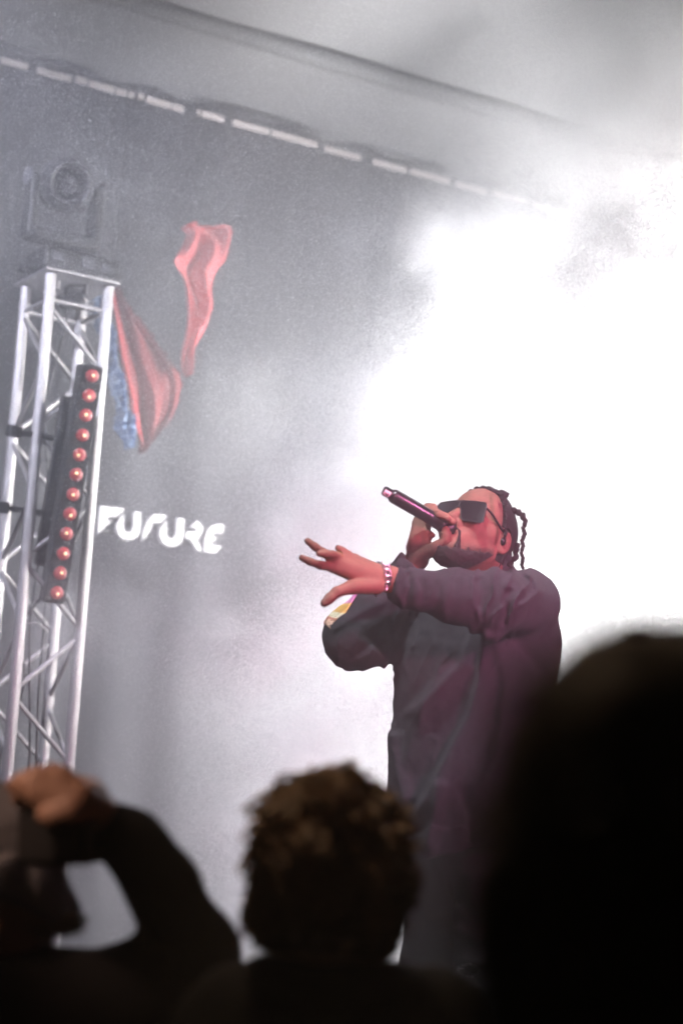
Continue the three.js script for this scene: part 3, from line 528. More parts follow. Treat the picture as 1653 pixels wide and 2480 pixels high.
  const pants = (x, y, z) => {
    let d = legs(x, y, z); if (Math.abs(d) > 0.05) return d;
    const [px, py, cz] = toPx(x, y, z);
    d -= (cz < 5.4 ? fold(px, py, jf) : 0) + 0.004 * fbm(x * 9, y * 12, z * 9, 3);
    if (cz < 5.2) d = Math.max(d, -Math.max(hole(1136, 2349, 27, 15, px, py) * 0.02, -d - 0.02), -Math.max(hole(1142, 2436, 11, 16, px, py) * 0.02, -d - 0.02));
    return Math.max(d, STAGE_Y + 0.06 - y);
  };
  const pb = boundsOf([hipL, hipR, kneeL, kneeR, footL, footR], 0.14);
  const pantsG = nets(pants, pb, 0.0066, 5);
  part('trousers', fit(paint(pantsG, clothC(0.05, 0.048, 0.05, 0.8))), new THREE.MeshPhysicalMaterial({ vertexColors: true, roughness: 0.92, bumpMap: rep(T.cloth, 10), bumpScale: 0.0014 }), who);
  const under = legShape(-0.017); part('leggings', fit(nets((x, y, z) => Math.max(under(x, y, z), STAGE_Y + 0.1 - y), pb, 0.014)), std([0.008, 0.008, 0.009], 0.9), who);
  const fray = [];
  for (let k = 0; k < 46; k++) { const big = k < 32, a = rr(0, 6.283), cx = big ? 1136 : 1142, cy = big ? 2349 : 2436, w = big ? 27 : 11, h = big ? 15 : 16, s = rr(0.9, 1.12), x = cx + Math.cos(a) * w * s, y = cy + Math.sin(a) * h * s, q = P(x, y, 5.113 + (x - 1136) * -0.0002), r = P(x + rr(-6, 6) - Math.cos(a) * 6, y + rr(-3, 7), 5.108); fray.push(rod(q, r, 0.0009, 0.0006, 5)); }
  part('frayed_threads', fit(together(fray.map((g) => g.toNonIndexed()))), std([0.32, 0.29, 0.29], 0.9), who);
  for (const [f, dx, dz] of [[footL, -0.12, 0.14], [footR, -0.2, 0.04]]) {
    const a = f.clone().add(V(0.02, -0.03, -0.02)), b = f.clone().add(V(dx, -0.045, dz)), sf = (x, y, z) => Math.max(smin(capN(x, y, z, a.x, a.y, a.z, b.x, b.y, b.z, 0.052, 0.044), capN(x, y, z, a.x, a.y + 0.07, a.z, a.x, a.y, a.z, 0.05, 0.05), 0.03), STAGE_Y + 0.001 - y);
    part('shoe', fit(nets(sf, boundsOf([a, b], 0.14), 0.009)), std([0.03, 0.03, 0.03], 0.6), who);
  }

  // --- beard, hair, braids (head axes)
  const beard = (x, y, z) => {
    const ax = Math.abs(x), h = head(x, y, z); if (h > 0.03 || h < -0.03) return Math.max(h, 0.004);
    const n = noise(x * 300, y * 300, z * 300) * 0.0016 + noise(x * 120, y * 120, z * 120) * 0.002;
    const thick = 0.002 + 0.008 * sst(-0.08, -0.115, y) * sst(0.0, 0.05, z);
    let reg = Math.max(y - (-0.096 + (0.066 - z) * 0.6 + 0.014 * noise(x * 70, y * 70, z * 70) + 0.01 * noise(x * 200, y * 200, z * 200)), -(y + 0.155), -(z + 0.012 + (y + 0.02) * 0.25) );                  // jaw and chin
    const must = Math.max(Math.abs(y + 0.0535 + ax * ax * 14) - 0.0042, ax - 0.029, 0.075 - z);
    const side = Math.max(Math.abs(ax - 0.029 + 0.15 * (y + 0.08)) - 0.0035, Math.abs(y + 0.084) - 0.026, 0.05 - z);
    reg = Math.min(reg, must, side);
    const lips = 0.0015 - ell(x, y + 0.071, z - 0.098, 0.0235, 0.0165, 0.02), soul = 0.001 - ell(ax - 0.014, y + 0.088, z - 0.095, 0.009, 0.006, 0.02);
    return Math.max(h - thick - n, reg + n, lips, soul, -(h + 0.006));
  };
  const toBody = (g) => fit(g.applyMatrix4(hM));
  const hairM = std([0.014, 0.012, 0.013], 0.75, 0, { bumpMap: rep(T.cloth, 60), bumpScale: 0.001 });
  part('beard', toBody(nets(beard, [V(-0.1, -0.17, -0.05), V(0.1, 0.0, 0.14)], 0.0031)), std([0.022, 0.017, 0.017], 0.85), who);
  const hair = (x, y, z) => {
    const ax = Math.abs(x), h = head(x, y, z); if (Math.abs(h) > 0.03) return Math.max(h, 0.004);
    const row = Math.pow(Math.abs(Math.cos(x * 155)), 0.6), fade = sst(-0.01, 0.045, y);
    let reg = z - (0.012 + 0.42 * y - 1.2 * x * x + 0.003 * noise(x * 90, y * 90, 2)); reg = Math.max(reg, -(y + 0.055 + (z + 0.03) * 0.5), -(Math.hypot(ax - 0.082, y + 0.008, z + 0.01) - 0.036));
    return Math.max(h - 0.0015 - 0.0075 * row * fade, reg, -(h + 0.006));
  };
  part('hair', toBody(nets(hair, [V(-0.1, -0.1, -0.14), V(0.1, 0.145, 0.1)], 0.0032)), hairM, who);
  const braid = (pts, r) => {
    const c = new THREE.CatmullRomCurve3(pts), L = c.getLength(), n = Math.ceil(L / (r * 0.85)), gs = [], ic = new THREE.IcosahedronGeometry(1, 2);
    for (let i = 0; i <= n; i++) { const t = i / n, q = c.getPoint(t), g = ic.clone(), s = r * (1 - 0.3 * t), ph = i * 1.57; g.scale(s * 0.95, s * 1.15, s * 0.95); g.rotateZ(i % 2 ? 0.6 : -0.6); g.translate(q.x + Math.cos(ph) * s * 0.38, q.y, q.z + Math.sin(ph) * s * 0.38); gs.push(g); }
    part('braid', fit(mergeGeometries(gs)), hairM, who);
  };
  braid([p(1205, 1194, -0.05), p(1219, 1200, -0.075), p(1222, 1230, -0.09), p(1224, 1270, -0.095), p(1222, 1306, -0.095)], 0.0055);
  braid([p(1240, 1235, -0.0), p(1256, 1242, 0.0), p(1268, 1256, 0.01), p(1267, 1295, 0.01), p(1263, 1335, 0.015), p(1265, 1374, 0.02)], 0.0075);
  braid([p(1249, 1322, 0.02), p(1249, 1345, 0.02), p(1241, 1358, 0.02), p(1231, 1368, 0.02), p(1229, 1385, 0.03)], 0.008);
  braid([p(1180, 1188, 0.0), p(1205, 1192, -0.01), p(1222, 1194, -0.01), p(1226, 1203, 0.0)], 0.0075);

  // --- sunglasses (head axes): two flat-topped lenses in one frame, temples to the ears
  const gl = new THREE.Group(); gl.name = 'sunglasses'; who.add(gl); gl.position.copy(hO).sub(base); gl.quaternion.copy(hq);
  const bend = (g) => { const a = g.attributes.position; for (let i = 0; i < a.count; i++) a.setZ(i, a.getZ(i) + 0.109 - a.getX(i) ** 2 * 2.2 + (a.getY(i) - 0.0) * 0.06); g.computeVertexNormals(); return g; };
  const lensShape = (s, grow) => { const q = [[0.0006, 0.025], [0.069, 0.027], [0.0745, 0.021], [0.082, -0.027], [0.077, -0.0335], [0.03, -0.0335], [0.022, -0.027], [0.0125, -0.004], [0.006, 0.006], [0.0006, 0.008]].map(([x, y]) => new THREE.Vector2(s * x, y)); return new THREE.Shape(s > 0 ? q.reverse() : q); };
  const dense = (g) => { const t = mergeVertices(g); return t.toNonIndexed(); };
  for (const s of [-1, 1]) {
    // a fan of fine triangles so that the lens can bend
    const sh = lensShape(s, 0), ptsL = sh.getPoints(4), cx = s * 0.042, cy = -0.002, pos = [], N = 8, ring = [];
    for (let k = 0; k < ptsL.length; k++) { const a = ptsL[k], b = ptsL[(k + 1) % ptsL.length]; for (let j = 0; j < 6; j++) ring.push([a.x + (b.x - a.x) * j / 6, a.y + (b.y - a.y) * j / 6]); }
    const tri = (z, flip) => { for (let r = 0; r < N; r++) for (let k = 0; k < ring.length; k++) { const A = ring[k], B = ring[(k + 1) % ring.length], q = (u, [x, y]) => [cx + (x - cx) * u, cy + (y - cy) * u, z], a = q(r / N, A), b = q((r + 1) / N, A), c = q((r + 1) / N, B), d = q(r / N, B); (flip ? [a, c, b, a, d, c] : [a, b, c, a, c, d]).forEach((w) => pos.push(...w)); } };
    tri(0.0012, false); tri(-0.0012, true);
    const g = new THREE.BufferGeometry(); g.setAttribute('position', new THREE.Float32BufferAttribute(pos, 3)); const bent = mergeVertices(bend(g)); bent.deleteAttribute('normal'); const w = mergeVertices(bent); w.computeVertexNormals();
    part('lens', w, phys([0.014, 0.015, 0.017], 0.16, { clearcoat: 1, clearcoatRoughness: 0.06, specularIntensity: 1, side: THREE.DoubleSide }), gl);
    const rim = ring.map(([x, y]) => V(x, y, 0.109 - x * x * 2.2 + y * 0.06)); part('rim', new THREE.TubeGeometry(new THREE.CatmullRomCurve3(rim, true), 120, 0.0019, 6, true), M.black, gl);
    part('temple', tube([V(s * 0.071, 0.017, 0.096), V(s * 0.078, 0.016, 0.07), V(s * 0.081, 0.012, 0.02), V(s * 0.083, 0.01, -0.015), V(s * 0.082, -0.01, -0.03)], 0.0032, 30, 8), M.black, gl);
  }
  part('bridge', tube([V(-0.008, 0.023, 0.1105), V(0, 0.024, 0.111), V(0.008, 0.023, 0.1105)], 0.0022, 10, 6), M.black, gl);
  // in-ear monitor with its wire
  const iem = new THREE.Group(); iem.name = 'in_ear_monitor'; who.add(iem); iem.position.copy(hO).sub(base); iem.quaternion.copy(hq);
  const bud = new THREE.IcosahedronGeometry(0.0095, 3); bud.scale(0.8, 1.15, 1); bud.translate(0.0855, -0.012, -0.006); part('earpiece', bud, phys([0.012, 0.012, 0.013], 0.3), iem);
  part('wire', tube([V(0.09, -0.014, -0.004), V(0.089, 0.004, 0.008), V(0.086, 0.02, -0.004), V(0.084, 0.01, -0.032), V(0.072, -0.04, -0.05), V(0.055, -0.1, -0.07)], 0.0014, 40, 6), M.black, iem);

  // --- bracelet: a ring of silver links; ring on a finger
  const chrome = std([0.95, 0.92, 0.94], 0.3, 1.0), br = new THREE.Group(); br.name = 'bracelet'; who.add(br);
  const bc = P(921, 1399, 4.875), ba = P(895, 1395, 4.862).sub(P(945, 1404, 4.888)).normalize(), b1 = ba.clone().cross(V(0, 1, 0)).normalize(), b2 = b1.clone().cross(ba).normalize(); br.position.copy(bc).sub(base);
  const lk = new THREE.TorusGeometry(0.0068, 0.0038, 8, 14); lk.scale(1, 1.35, 1);
  for (let k = 0; k < 17; k++) { const a = k / 17 * Math.PI * 2, m = part('link', lk, chrome, br); m.position.copy(b1).multiplyScalar(Math.cos(a) * 0.036).addScaledVector(b2, Math.sin(a) * 0.036).addScaledVector(ba, 0.003 * Math.sin(a * 3)); const rad = b1.clone().multiplyScalar(Math.cos(a)).addScaledVector(b2, Math.sin(a)), tan = b2.clone().multiplyScalar(Math.cos(a)).addScaledVector(b1, -Math.sin(a)); m.quaternion.setFromRotationMatrix(new THREE.Matrix4().makeBasis(tan, ba, rad)); m.rotateZ(0.7); if (k % 2) m.rotateX(0.5); }
  const rg = new THREE.TorusGeometry(0.0112, 0.0018, 8, 24), ra = lh(802, 1339, 4.78).sub(K[2]).normalize(); rg.applyQuaternion(new THREE.Quaternion().setFromUnitVectors(V(0, 0, 1), ra)); const rp = K[2].clone().lerp(lh(802, 1339, 4.78), 0.45); rg.translate(rp.x, rp.y, rp.z); part('finger_ring', fit(rg), std([0.85, 0.62, 0.3], 0.2, 1), who);

  // --- microphone, held: a thing of its own
  const A = p(928, 1187, -0.14), G = p(1090, 1281, -0.095), dir = G.clone().sub(A), Lm = dir.length(); dir.normalize();
  const mic = thing('microphone', 'black wireless microphone with white square sticker held at the singer\'s mouth', 'microphone', A.toArray());
  mic.quaternion.setFromUnitVectors(V(0, 1, 0), dir);
  const lathe = (pr, n = 32) => new THREE.LatheGeometry(pr.map(([x, y]) => new THREE.Vector2(x, y)), n);
  const gloss = phys([0.018, 0.016, 0.02], 0.3, { clearcoat: 0.6, clearcoatRoughness: 0.22 });
  part('antenna_cap', lathe([[0, 0], [0.0105, 0.0], [0.0125, 0.003], [0.0125, 0.022], [0.0145, 0.0235], [0.0145, 0.026]]), gloss, mic);
  part('handle', lathe([[0.0145, 0.024], [0.0168, 0.026], [0.018, 0.03], [0.0185, 0.04], [0.0185, 0.1], [0.0178, Lm - 0.075], [0.0188, Lm - 0.06], [0.0195, Lm - 0.035], [0.0198, Lm - 0.03], [0.0185, Lm - 0.026]]), gloss, mic);
  part('ring', lathe([[0.0185, Lm - 0.03], [0.0215, Lm - 0.028], [0.0215, Lm - 0.022], [0.0185, Lm - 0.02]]), gloss, mic);
  const grille = new THREE.IcosahedronGeometry(0.021, 4), ga = grille.attributes.position; for (let i = 0; i < ga.count; i++) { const v = V(ga.getX(i), ga.getY(i), ga.getZ(i)), k = 1 + 0.012 * Math.sin(v.x * 1500) * Math.sin(v.y * 1500 + v.z * 1500); ga.setXYZ(i, v.x * k, v.y * k, v.z * k); } grille.translate(0, Lm - 0.004, 0); part('grille', grille, std([0.05, 0.045, 0.05], 0.35, 0.7), mic);
  // sticker with its handwritten letter, facing the lens
  const cv = document.createElement('canvas'); cv.width = cv.height = 128; const cx = cv.getContext('2d'); cx.fillStyle = '#efe6ea'; cx.fillRect(0, 0, 128, 128); cx.strokeStyle = '#2a1a30'; cx.lineWidth = 11; cx.lineCap = 'round'; cx.beginPath(); cx.moveTo(52, 104); cx.lineTo(72, 40); cx.moveTo(46, 40); cx.quadraticCurveTo(100, 22, 92, 52); cx.quadraticCurveTo(84, 76, 62, 74); cx.stroke();
  const ct = new THREE.CanvasTexture(cv); ct.colorSpace = THREE.SRGBColorSpace;
  const sg = new THREE.CylinderGeometry(0.0128, 0.0128, 0.018, 10, 1, true, -0.72, 1.44), st = part('sticker', sg, std([1, 1, 1], 0.6, 0, { map: ct, side: THREE.DoubleSide }), mic);
  const toCam = camera.position.clone().sub(A).applyQuaternion(mic.quaternion.clone().invert()); st.rotation.y = Math.atan2(toCam.x, toCam.z) + 0.35; st.position.y = 0.0095;
}
// ------------------------------------------------------------------ people in the crowd, seen from behind against the stage
function standing(who, S, o) {
  // S: joints; one continuous figure in dark clothes with its head and hands as skin
  const base = who.position;
  const fit = (g) => { g.translate(-base.x, -base.y, -base.z); return g; };
  const hq = new THREE.Quaternion().setFromEuler(new THREE.Euler(o.pitch ?? 0, o.yaw, 0, 'YXZ')), hM = new THREE.Matrix4().compose(S.head, hq, V(o.size, o.size, o.size)), hI = hM.clone().invert(), neckL = S.neck.clone().applyMatrix4(hI), hd = headShape(neckL);
  const headG = nets(hd, [V(-0.12, -0.26, -0.18), V(0.12, 0.14, 0.14)], 0.006); headG.applyMatrix4(hM);
  const g0 = V(base.x, 0, base.z), hip = (s) => g0.clone().add(V(s * 0.1, 0.92, 0)), knee = (s) => g0.clone().add(V(s * 0.11, 0.5, -0.02)), foot = (s) => g0.clone().add(V(s * 0.12, 0.08, 0)), toe = (s) => foot(s).add(V(0, -0.04, -0.16));
  const chest = S.neck.clone().lerp(g0.clone().setY(1.1), 0.35).setY(S.neck.y - 0.22), bits = [bone(S.neck, chest, 0.06, 0.11), bone(chest, g0.clone().setY(0.95), 0.12, 0.12), ...S.arms.map((a) => chain(a.pts, a.rad.map((r) => r * 0.62), 0.02)), ...[-1, 1].map((s) => chain([hip(s), knee(s), foot(s), toe(s)], [0.075, 0.05, 0.04, 0.03], 0.02))];
  const inner = nets(join(bits, 0.04), boundsOf([g0.clone().setY(0), S.neck, ...S.arms.flatMap((a) => a.pts), g0.clone().add(V(-0.2, 0, -0.25)), g0.clone().add(V(0.2, 0, 0))], 0.13), 0.022);
  const skin = (x, y, z) => { const n = 1 + 0.15 * fbm(x * 30, y * 30, z * 30, 3); return [o.skin[0] * n, o.skin[1] * n, o.skin[2] * n]; };
  part('body', fit(paint(together([headG, inner, ...(o.hands ?? [])]), skin)), new THREE.MeshStandardMaterial({ vertexColors: true, roughness: 0.55 }), who);
  const coat = join([...S.torso, ...S.arms.map((a) => { const c = chain(a.pts, a.rad, 0.04); if (!a.cut) return c; return (x, y, z) => smax(c(x, y, z), a.cut(x, y, z), 0.01); })], 0.05);
  const coatF = (x, y, z) => { const d = coat(x, y, z); return Math.abs(d) > 0.06 ? d : Math.max(d - 0.012 * fbm(x * 9, y * 9, z * 9, 3), 0.85 - y); };
  part('jacket', fit(paint(nets(coatF, boundsOf([...S.arms.flatMap((a) => a.pts), S.neck, g0.clone().setY(0.85), ...(S.reach ?? [])], 0.24), 0.0125, 4), (x, y, z) => { const n = 1 + 0.4 * fbm(x * 12, y * 12, z * 12, 3); return o.coat.map((c) => c * n); })), new THREE.MeshPhysicalMaterial({ vertexColors: true, roughness: 0.9, specularIntensity: 0.15, bumpMap: rep(T.cloth, 5), bumpScale: 0.002 }), who);
  const lg = join([...[-1, 1].map((s) => chain([hip(s), knee(s), foot(s)], [0.105, 0.08, 0.07], 0.03)), bone(hip(-1), hip(1), 0.12, 0.12)], 0.03);
  part('trousers', fit(nets((x, y, z) => Math.max(lg(x, y, z), 0.05 - y), boundsOf([hip(-1), hip(1), foot(-1), foot(1)], 0.16), 0.02)), std([0.02, 0.022, 0.03], 0.9), who);
  for (const s of [-1, 1]) { const a = foot(s), b = toe(s); part('shoe', fit(nets((x, y, z) => Math.max(smin(capN(x, y, z, a.x, a.y - 0.02, a.z, b.x, b.y, b.z, 0.055, 0.045), capN(x, y, z, a.x, a.y, a.z, a.x, a.y + 0.05, a.z, 0.055, 0.05), 0.02), 0.001 - y), boundsOf([a, b], 0.12), 0.014)), std([0.03, 0.03, 0.03], 0.6), who); }
  return { hM, hd, fit };
}
const torsoOf = (neck, g0, sL, sR, w = 0.15) => [bone(neck.clone().add(V(0, -0.04, 0)), neck.clone().add(V(0, -0.2, 0)), 0.075, 0.12), bone(sL, sR, 0.085, 0.085), bone(sL.clone().lerp(neck, 0.25).add(V(0, -0.12, 0)), V(g0.x - 0.07, 1.0, g0.z), 0.13, w), bone(sR.clone().lerp(neck, 0.25).add(V(0, -0.12, 0)), V(g0.x + 0.07, 1.0, g0.z), 0.13, w)];
// hair as a cap of many short curls standing off the scalp
function curls(who, hM, fit, n, region, len, rad, rgb, tousle = 1, name = 'hair') {
  const gs = [], up = V(0, 1, 0);
  for (let k = 0; k < n; k++) {
    const v = V(gauss(), gauss(), gauss()).normalize(); if (!region(v)) { k--; continue; }
    const q = V(v.x * 0.08, v.y * 0.096 + 0.03, v.z * 0.102 - 0.014), nrm = V(v.x / 0.08, v.y / 0.096, v.z / 0.102).normalize(), t1 = nrm.clone().cross(V(gauss(), gauss(), gauss())).normalize(), t2 = nrm.clone().cross(t1), L = len * rr(0.6, 1.2) * Math.max(0.35, 1 + tousle * 1.9 * noise(v.x * 2.6, v.y * 2.6, v.z * 2.6) + 0.8 * noise(v.x * 7, v.y * 7, v.z * 7)), pts = [], tw = rr(0.5, 0.9), ph = rr(0, 6.28);
    for (let i = 0; i <= 4; i++) { const s = i / 4; pts.push(q.clone().addScaledVector(nrm, -0.006 + L * s).addScaledVector(t1, Math.sin(ph + s * 5) * L * 0.4 * tw).addScaledVector(t2, Math.cos(ph + s * 5) * L * 0.4 * tw).addScaledVector(up, -L * 0.35 * s * s)); }
    gs.push(new THREE.TubeGeometry(new THREE.CatmullRomCurve3(pts), 6, rad * rr(0.7, 1.3), 5, false));
  }
  const g = mergeGeometries(gs); g.applyMatrix4(hM);
  return part(name, fit(paint(g, (x, y, z) => { const m = 1 + 0.6 * noise(x * 60, y * 60, z * 60); return rgb.map((c) => c * m); })), new THREE.MeshStandardMaterial({ vertexColors: true, roughness: 0.6 }), who);
}
const capHair = (who, hM, hd, fit, region, off, rough, rgb) => { const f = (x, y, z) => { const h = hd(x, y, z); return Math.abs(h) > 0.06 ? Math.max(h, 0.004) : Math.max(h - off - rough * (fbm(x * 26, y * 26, z * 26, 3) + 0.5 * fbm(x * 60, y * 60, z * 60, 2)), region(x, y, z), -(h + 0.01)); }; const g = nets(f, [V(-0.14, -0.14, -0.17), V(0.14, 0.18, 0.14)], 0.0055); g.applyMatrix4(hM); part('hair_cap', fit(g), std(rgb, 0.7), who); };
{
  // curly-haired spectator in the middle
  const D = 2.72, head = P(804, 2146, D), neck = P(806, 2362, D + 0.0), g0 = V(head.x, 0, head.z + 0.03);
  const who = thing('person', 'spectator with short curly brown hair seen from behind, blurred, below the singer', 'person', g0.toArray());
  const sL = P(590, 2490, D), sR = P(1010, 2495, D), S = { head, neck, torso: torsoOf(neck, g0, sL, sR), arms: [{ pts: [P(580, 2520, D), sL.clone().add(V(-0.06, -0.34, 0.02)), sL.clone().add(V(-0.03, -0.58, -0.06))], rad: [0.075, 0.062, 0.05] }, { pts: [P(1020, 2520, D), sR.clone().add(V(0.06, -0.34, 0.02)), sR.clone().add(V(0.03, -0.58, -0.06))], rad: [0.075, 0.062, 0.05] }] };
  const { hM, hd, fit } = standing(who, S, { yaw: Math.PI - 0.15, size: 1.1, skin: [0.36, 0.22, 0.16], coat: [0.012, 0.012, 0.014] });
  // hood and collar standing round the neck
  capHair(who, hM, hd, fit, (x, y, z) => Math.max(z - (0.03 + 0.4 * (y - 0.02)), -(y + 0.085 + z * 0.1), -(Math.hypot(Math.abs(x) - 0.085, y + 0.008, z + 0.005) - 0.026)), 0.006, 0.03, [0.085, 0.052, 0.028]);
  curls(who, hM, fit, 2600, (v) => v.z < 0.35 + 0.5 * v.y && v.y > -0.72 - 0.1 * v.z && !(Math.abs(v.x) > 0.85 && v.y < -0.2 && v.z > -0.35), 0.026, 0.002, [0.24, 0.145, 0.075], 0.6);
  const col = new THREE.TorusGeometry(0.085, 0.028, 10, 28); col.rotateX(Math.PI / 2); col.scale(1.1, 1.2, 1); col.translate(neck.x, neck.y - 0.01, neck.z); part('collar', fit(col), phys([0.012, 0.012, 0.014], 0.9, { specularIntensity: 0.15 }), who);
}
{
  // photographer at the left
  const D = 3.0, head = P(-32, 2135, D), neck = P(-20, 2320, D), g0 = V(P(40, 2400, D).x, 0, head.z + 0.04);
  const who = thing('person', 'photographer in grey beanie and black jacket raising a camera, bottom left', 'person', g0.toArray());
  const sR = P(150, 2455, D - 0.02), sL = P(-260, 2400, D), el = P(470, 2310, D - 0.08), wr = P(240, 1975, D - 0.16);
  const armPts = [sR, P(340, 2400, D - 0.05), el, P(392, 2140, D - 0.11), P(318, 2045, D - 0.14), P(222, 1966, D - 0.165)];
  const n = P(215, 1975, D - 0.165).sub(P(300, 2045, D - 0.14)).normalize(), cc = P(222, 1981, D - 0.163), cut = (x, y, z) => n.x * (x - cc.x) + n.y * (y - cc.y) + n.z * (z - cc.z);
  const h = (x, y, dz) => P(x, y, D - 0.17 + dz), kn = [h(150, 1885, -0.03), h(128, 1880, 0.0), h(112, 1890, 0.03), h(104, 1902, 0.055)];
  const handF = join([
    chain([P(300, 2045, D - 0.14), wr, h(205, 1935, 0)], [0.03, 0.027, 0.028], 0.01), ...kn.map((k) => bone(h(205, 1938, 0), k, 0.026, 0.0165)),
    chain([kn[0], h(100, 1878, -0.035), h(62, 1898, -0.035), h(48, 1915, -0.03)], [0.0155, 0.0125, 0.011, 0.0095], 0.006), chain([kn[1], h(84, 1880, 0), h(48, 1892, 0), h(30, 1906, 0)], [0.0155, 0.0125, 0.011, 0.0095], 0.006),
    chain([kn[2], h(76, 1900, 0.03), h(48, 1918, 0.03), h(42, 1938, 0.03)], [0.0145, 0.012, 0.011, 0.0092], 0.006), chain([kn[3], h(76, 1918, 0.055), h(58, 1936, 0.055), h(55, 1952, 0.05)], [0.0135, 0.011, 0.01, 0.0085], 0.006),
    bone(h(190, 1932, -0.035), h(95, 1922, -0.035), 0.026, 0.022),
    chain([h(200, 1945, -0.02), h(168, 1968, -0.055), h(130, 1978, -0.06), h(106, 1976, -0.055)], [0.024, 0.0165, 0.0135, 0.011], 0.01),
  ], 0.012);
  const handG = nets(handF, boundsOf([...kn, h(28, 1880, 0), h(110, 1985, -0.06), P(300, 2045, D - 0.14)], 0.05), 0.0055);
  const S = { head, neck, reach: [el], torso: torsoOf(neck, g0, sL, sR), arms: [{ pts: armPts, rad: [0.085, 0.068, 0.058, 0.046, 0.039, 0.028], cut }, { pts: [sL, sL.clone().add(V(-0.08, -0.28, -0.08)), P(-150, 2200, D - 0.26)], rad: [0.08, 0.06, 0.045] }] };
  const { hM, hd, fit } = standing(who, S, { yaw: Math.PI * 0.5 + 0.55, pitch: 0, size: 1.08, skin: [0.4, 0.23, 0.16], coat: [0.008, 0.008, 0.009], hands: [handG] });
  const bean = (x, y, z) => { const q = hd(x, y, z); return Math.abs(q) > 0.07 ? Math.max(q, 0.004) : Math.max(q - 0.009 - 0.002 * Math.sin(Math.atan2(x, z) * 60) - 0.004 * fbm(x * 20, y * 20, z * 20, 2), 0.02 - 0.35 * z - y + (z > 0.02 ? 0 : 0) - 0.045, -(q + 0.008)); };
  const bg = nets(bean, [V(-0.13, -0.12, -0.16), V(0.13, 0.17, 0.14)], 0.0045); bg.applyMatrix4(hM); part('beanie', fit(bg), std([0.24, 0.235, 0.25], 0.95), who).userData.label = 'grey knitted beanie';
  // pale fur edge of the hood, lying behind the neck
  const fg = []; for (let k = 0; k < 700; k++) { const t = rnd(), c = P(30 + 165 * t, 2232 + 20 * Math.sin(t * 3), D - 0.05 + 0.05 * t), r = 0.016, v = V(gauss(), gauss(), gauss()).normalize(), a = c.clone().addScaledVector(v, r * 0.3); fg.push(rod(a, a.clone().addScaledVector(v, 0.014).add(V(0, 0.002, 0)), 0.0016, 0.0004, 4).toNonIndexed()); }
  part('fur_trim', fit(mergeGeometries(fg)), std([0.3, 0.22, 0.13], 0.9), who).userData.label = 'tan fur trim on the hood';

  // the camera that is being held
  const cp = P(122, 2024, D - 0.16), cam = thing('photo_camera', 'black camera with round lens held up by the photographer at the left', 'camera', cp.toArray());
  const fw = V(0.86, 0.02, -0.5).normalize(); cam.quaternion.setFromRotationMatrix(new THREE.Matrix4().makeBasis(V(0, 1, 0).cross(fw).normalize(), fw.clone().cross(V(0, 1, 0).cross(fw).normalize()), fw));
  cam.scale.setScalar(0.98); const cb = std([0.014, 0.014, 0.015], 0.5), gl = phys([0.01, 0.01, 0.012], 0.1, { clearcoat: 1 });
  part('camera_body', [box(0.125, 0.082, 0.055, 0, 0, 0, 0.012), box(0.05, 0.03, 0.05, 0, 0.05, 0.002, 0.01), box(0.03, 0.075, 0.03, -0.055, -0.002, 0.03, 0.012)], cb, cam);
  const lb = new THREE.LatheGeometry([[0, 0.02], [0.033, 0.02], [0.034, 0.05], [0.036, 0.055], [0.036, 0.075], [0.031, 0.076], [0.029, 0.07]].map(([a, b]) => new THREE.Vector2(a, b)), 30); lb.rotateX(Math.PI / 2); const lens = part('lens', lb, cb, cam);
  const ge = new THREE.CircleGeometry(0.0295, 28); ge.translate(0, 0, 0.071); part('glass', ge, gl, lens);
  part('dial', rod(V(-0.04, 0.04, 0), V(-0.04, 0.05, 0), 0.011, 0.011, 18), cb, cam); part('eyepiece', box(0.03, 0.022, 0.014, 0, 0.05, -0.03, 0.005), cb, cam);
}
{
  // very near spectator at the right, far out of focus
  const D = 0.86, head = P(1640, 2200, D), neck = P(1650, 3300, D + 0.01), g0 = V(head.x, 0, head.z + 0.03);
  const who = thing('person', 'large dark out-of-focus head of a near spectator at the right edge', 'person', g0.toArray());
  const sL = neck.clone().add(V(-0.17, -0.07, 0)), sR = neck.clone().add(V(0.19, -0.07, 0)), S = { head, neck, torso: torsoOf(neck, g0, sL, sR), arms: [{ pts: [sL, sL.clone().add(V(-0.05, -0.32, 0.02)), sL.clone().add(V(-0.02, -0.56, -0.06))], rad: [0.075, 0.06, 0.05] }, { pts: [sR, sR.clone().add(V(0.05, -0.32, 0.02)), sR.clone().add(V(0.02, -0.56, -0.06))], rad: [0.075, 0.06, 0.05] }] };
  const { hM, hd, fit } = standing(who, S, { yaw: Math.PI + 0.1, size: 0.92, skin: [0.34, 0.2, 0.14], coat: [0.012, 0.011, 0.011] });
  capHair(who, hM, hd, fit, (x, y, z) => Math.max(z - (0.04 + 0.4 * (y - 0.02)), -(y + 0.1)), 0.012, 0.012, [0.05, 0.033, 0.02]);
  curls(who, hM, fit, 1300, (v) => v.z < 0.4 + 0.5 * v.y && v.y > -0.8, 0.022, 0.0022, [0.09, 0.06, 0.035], 0.25);
}
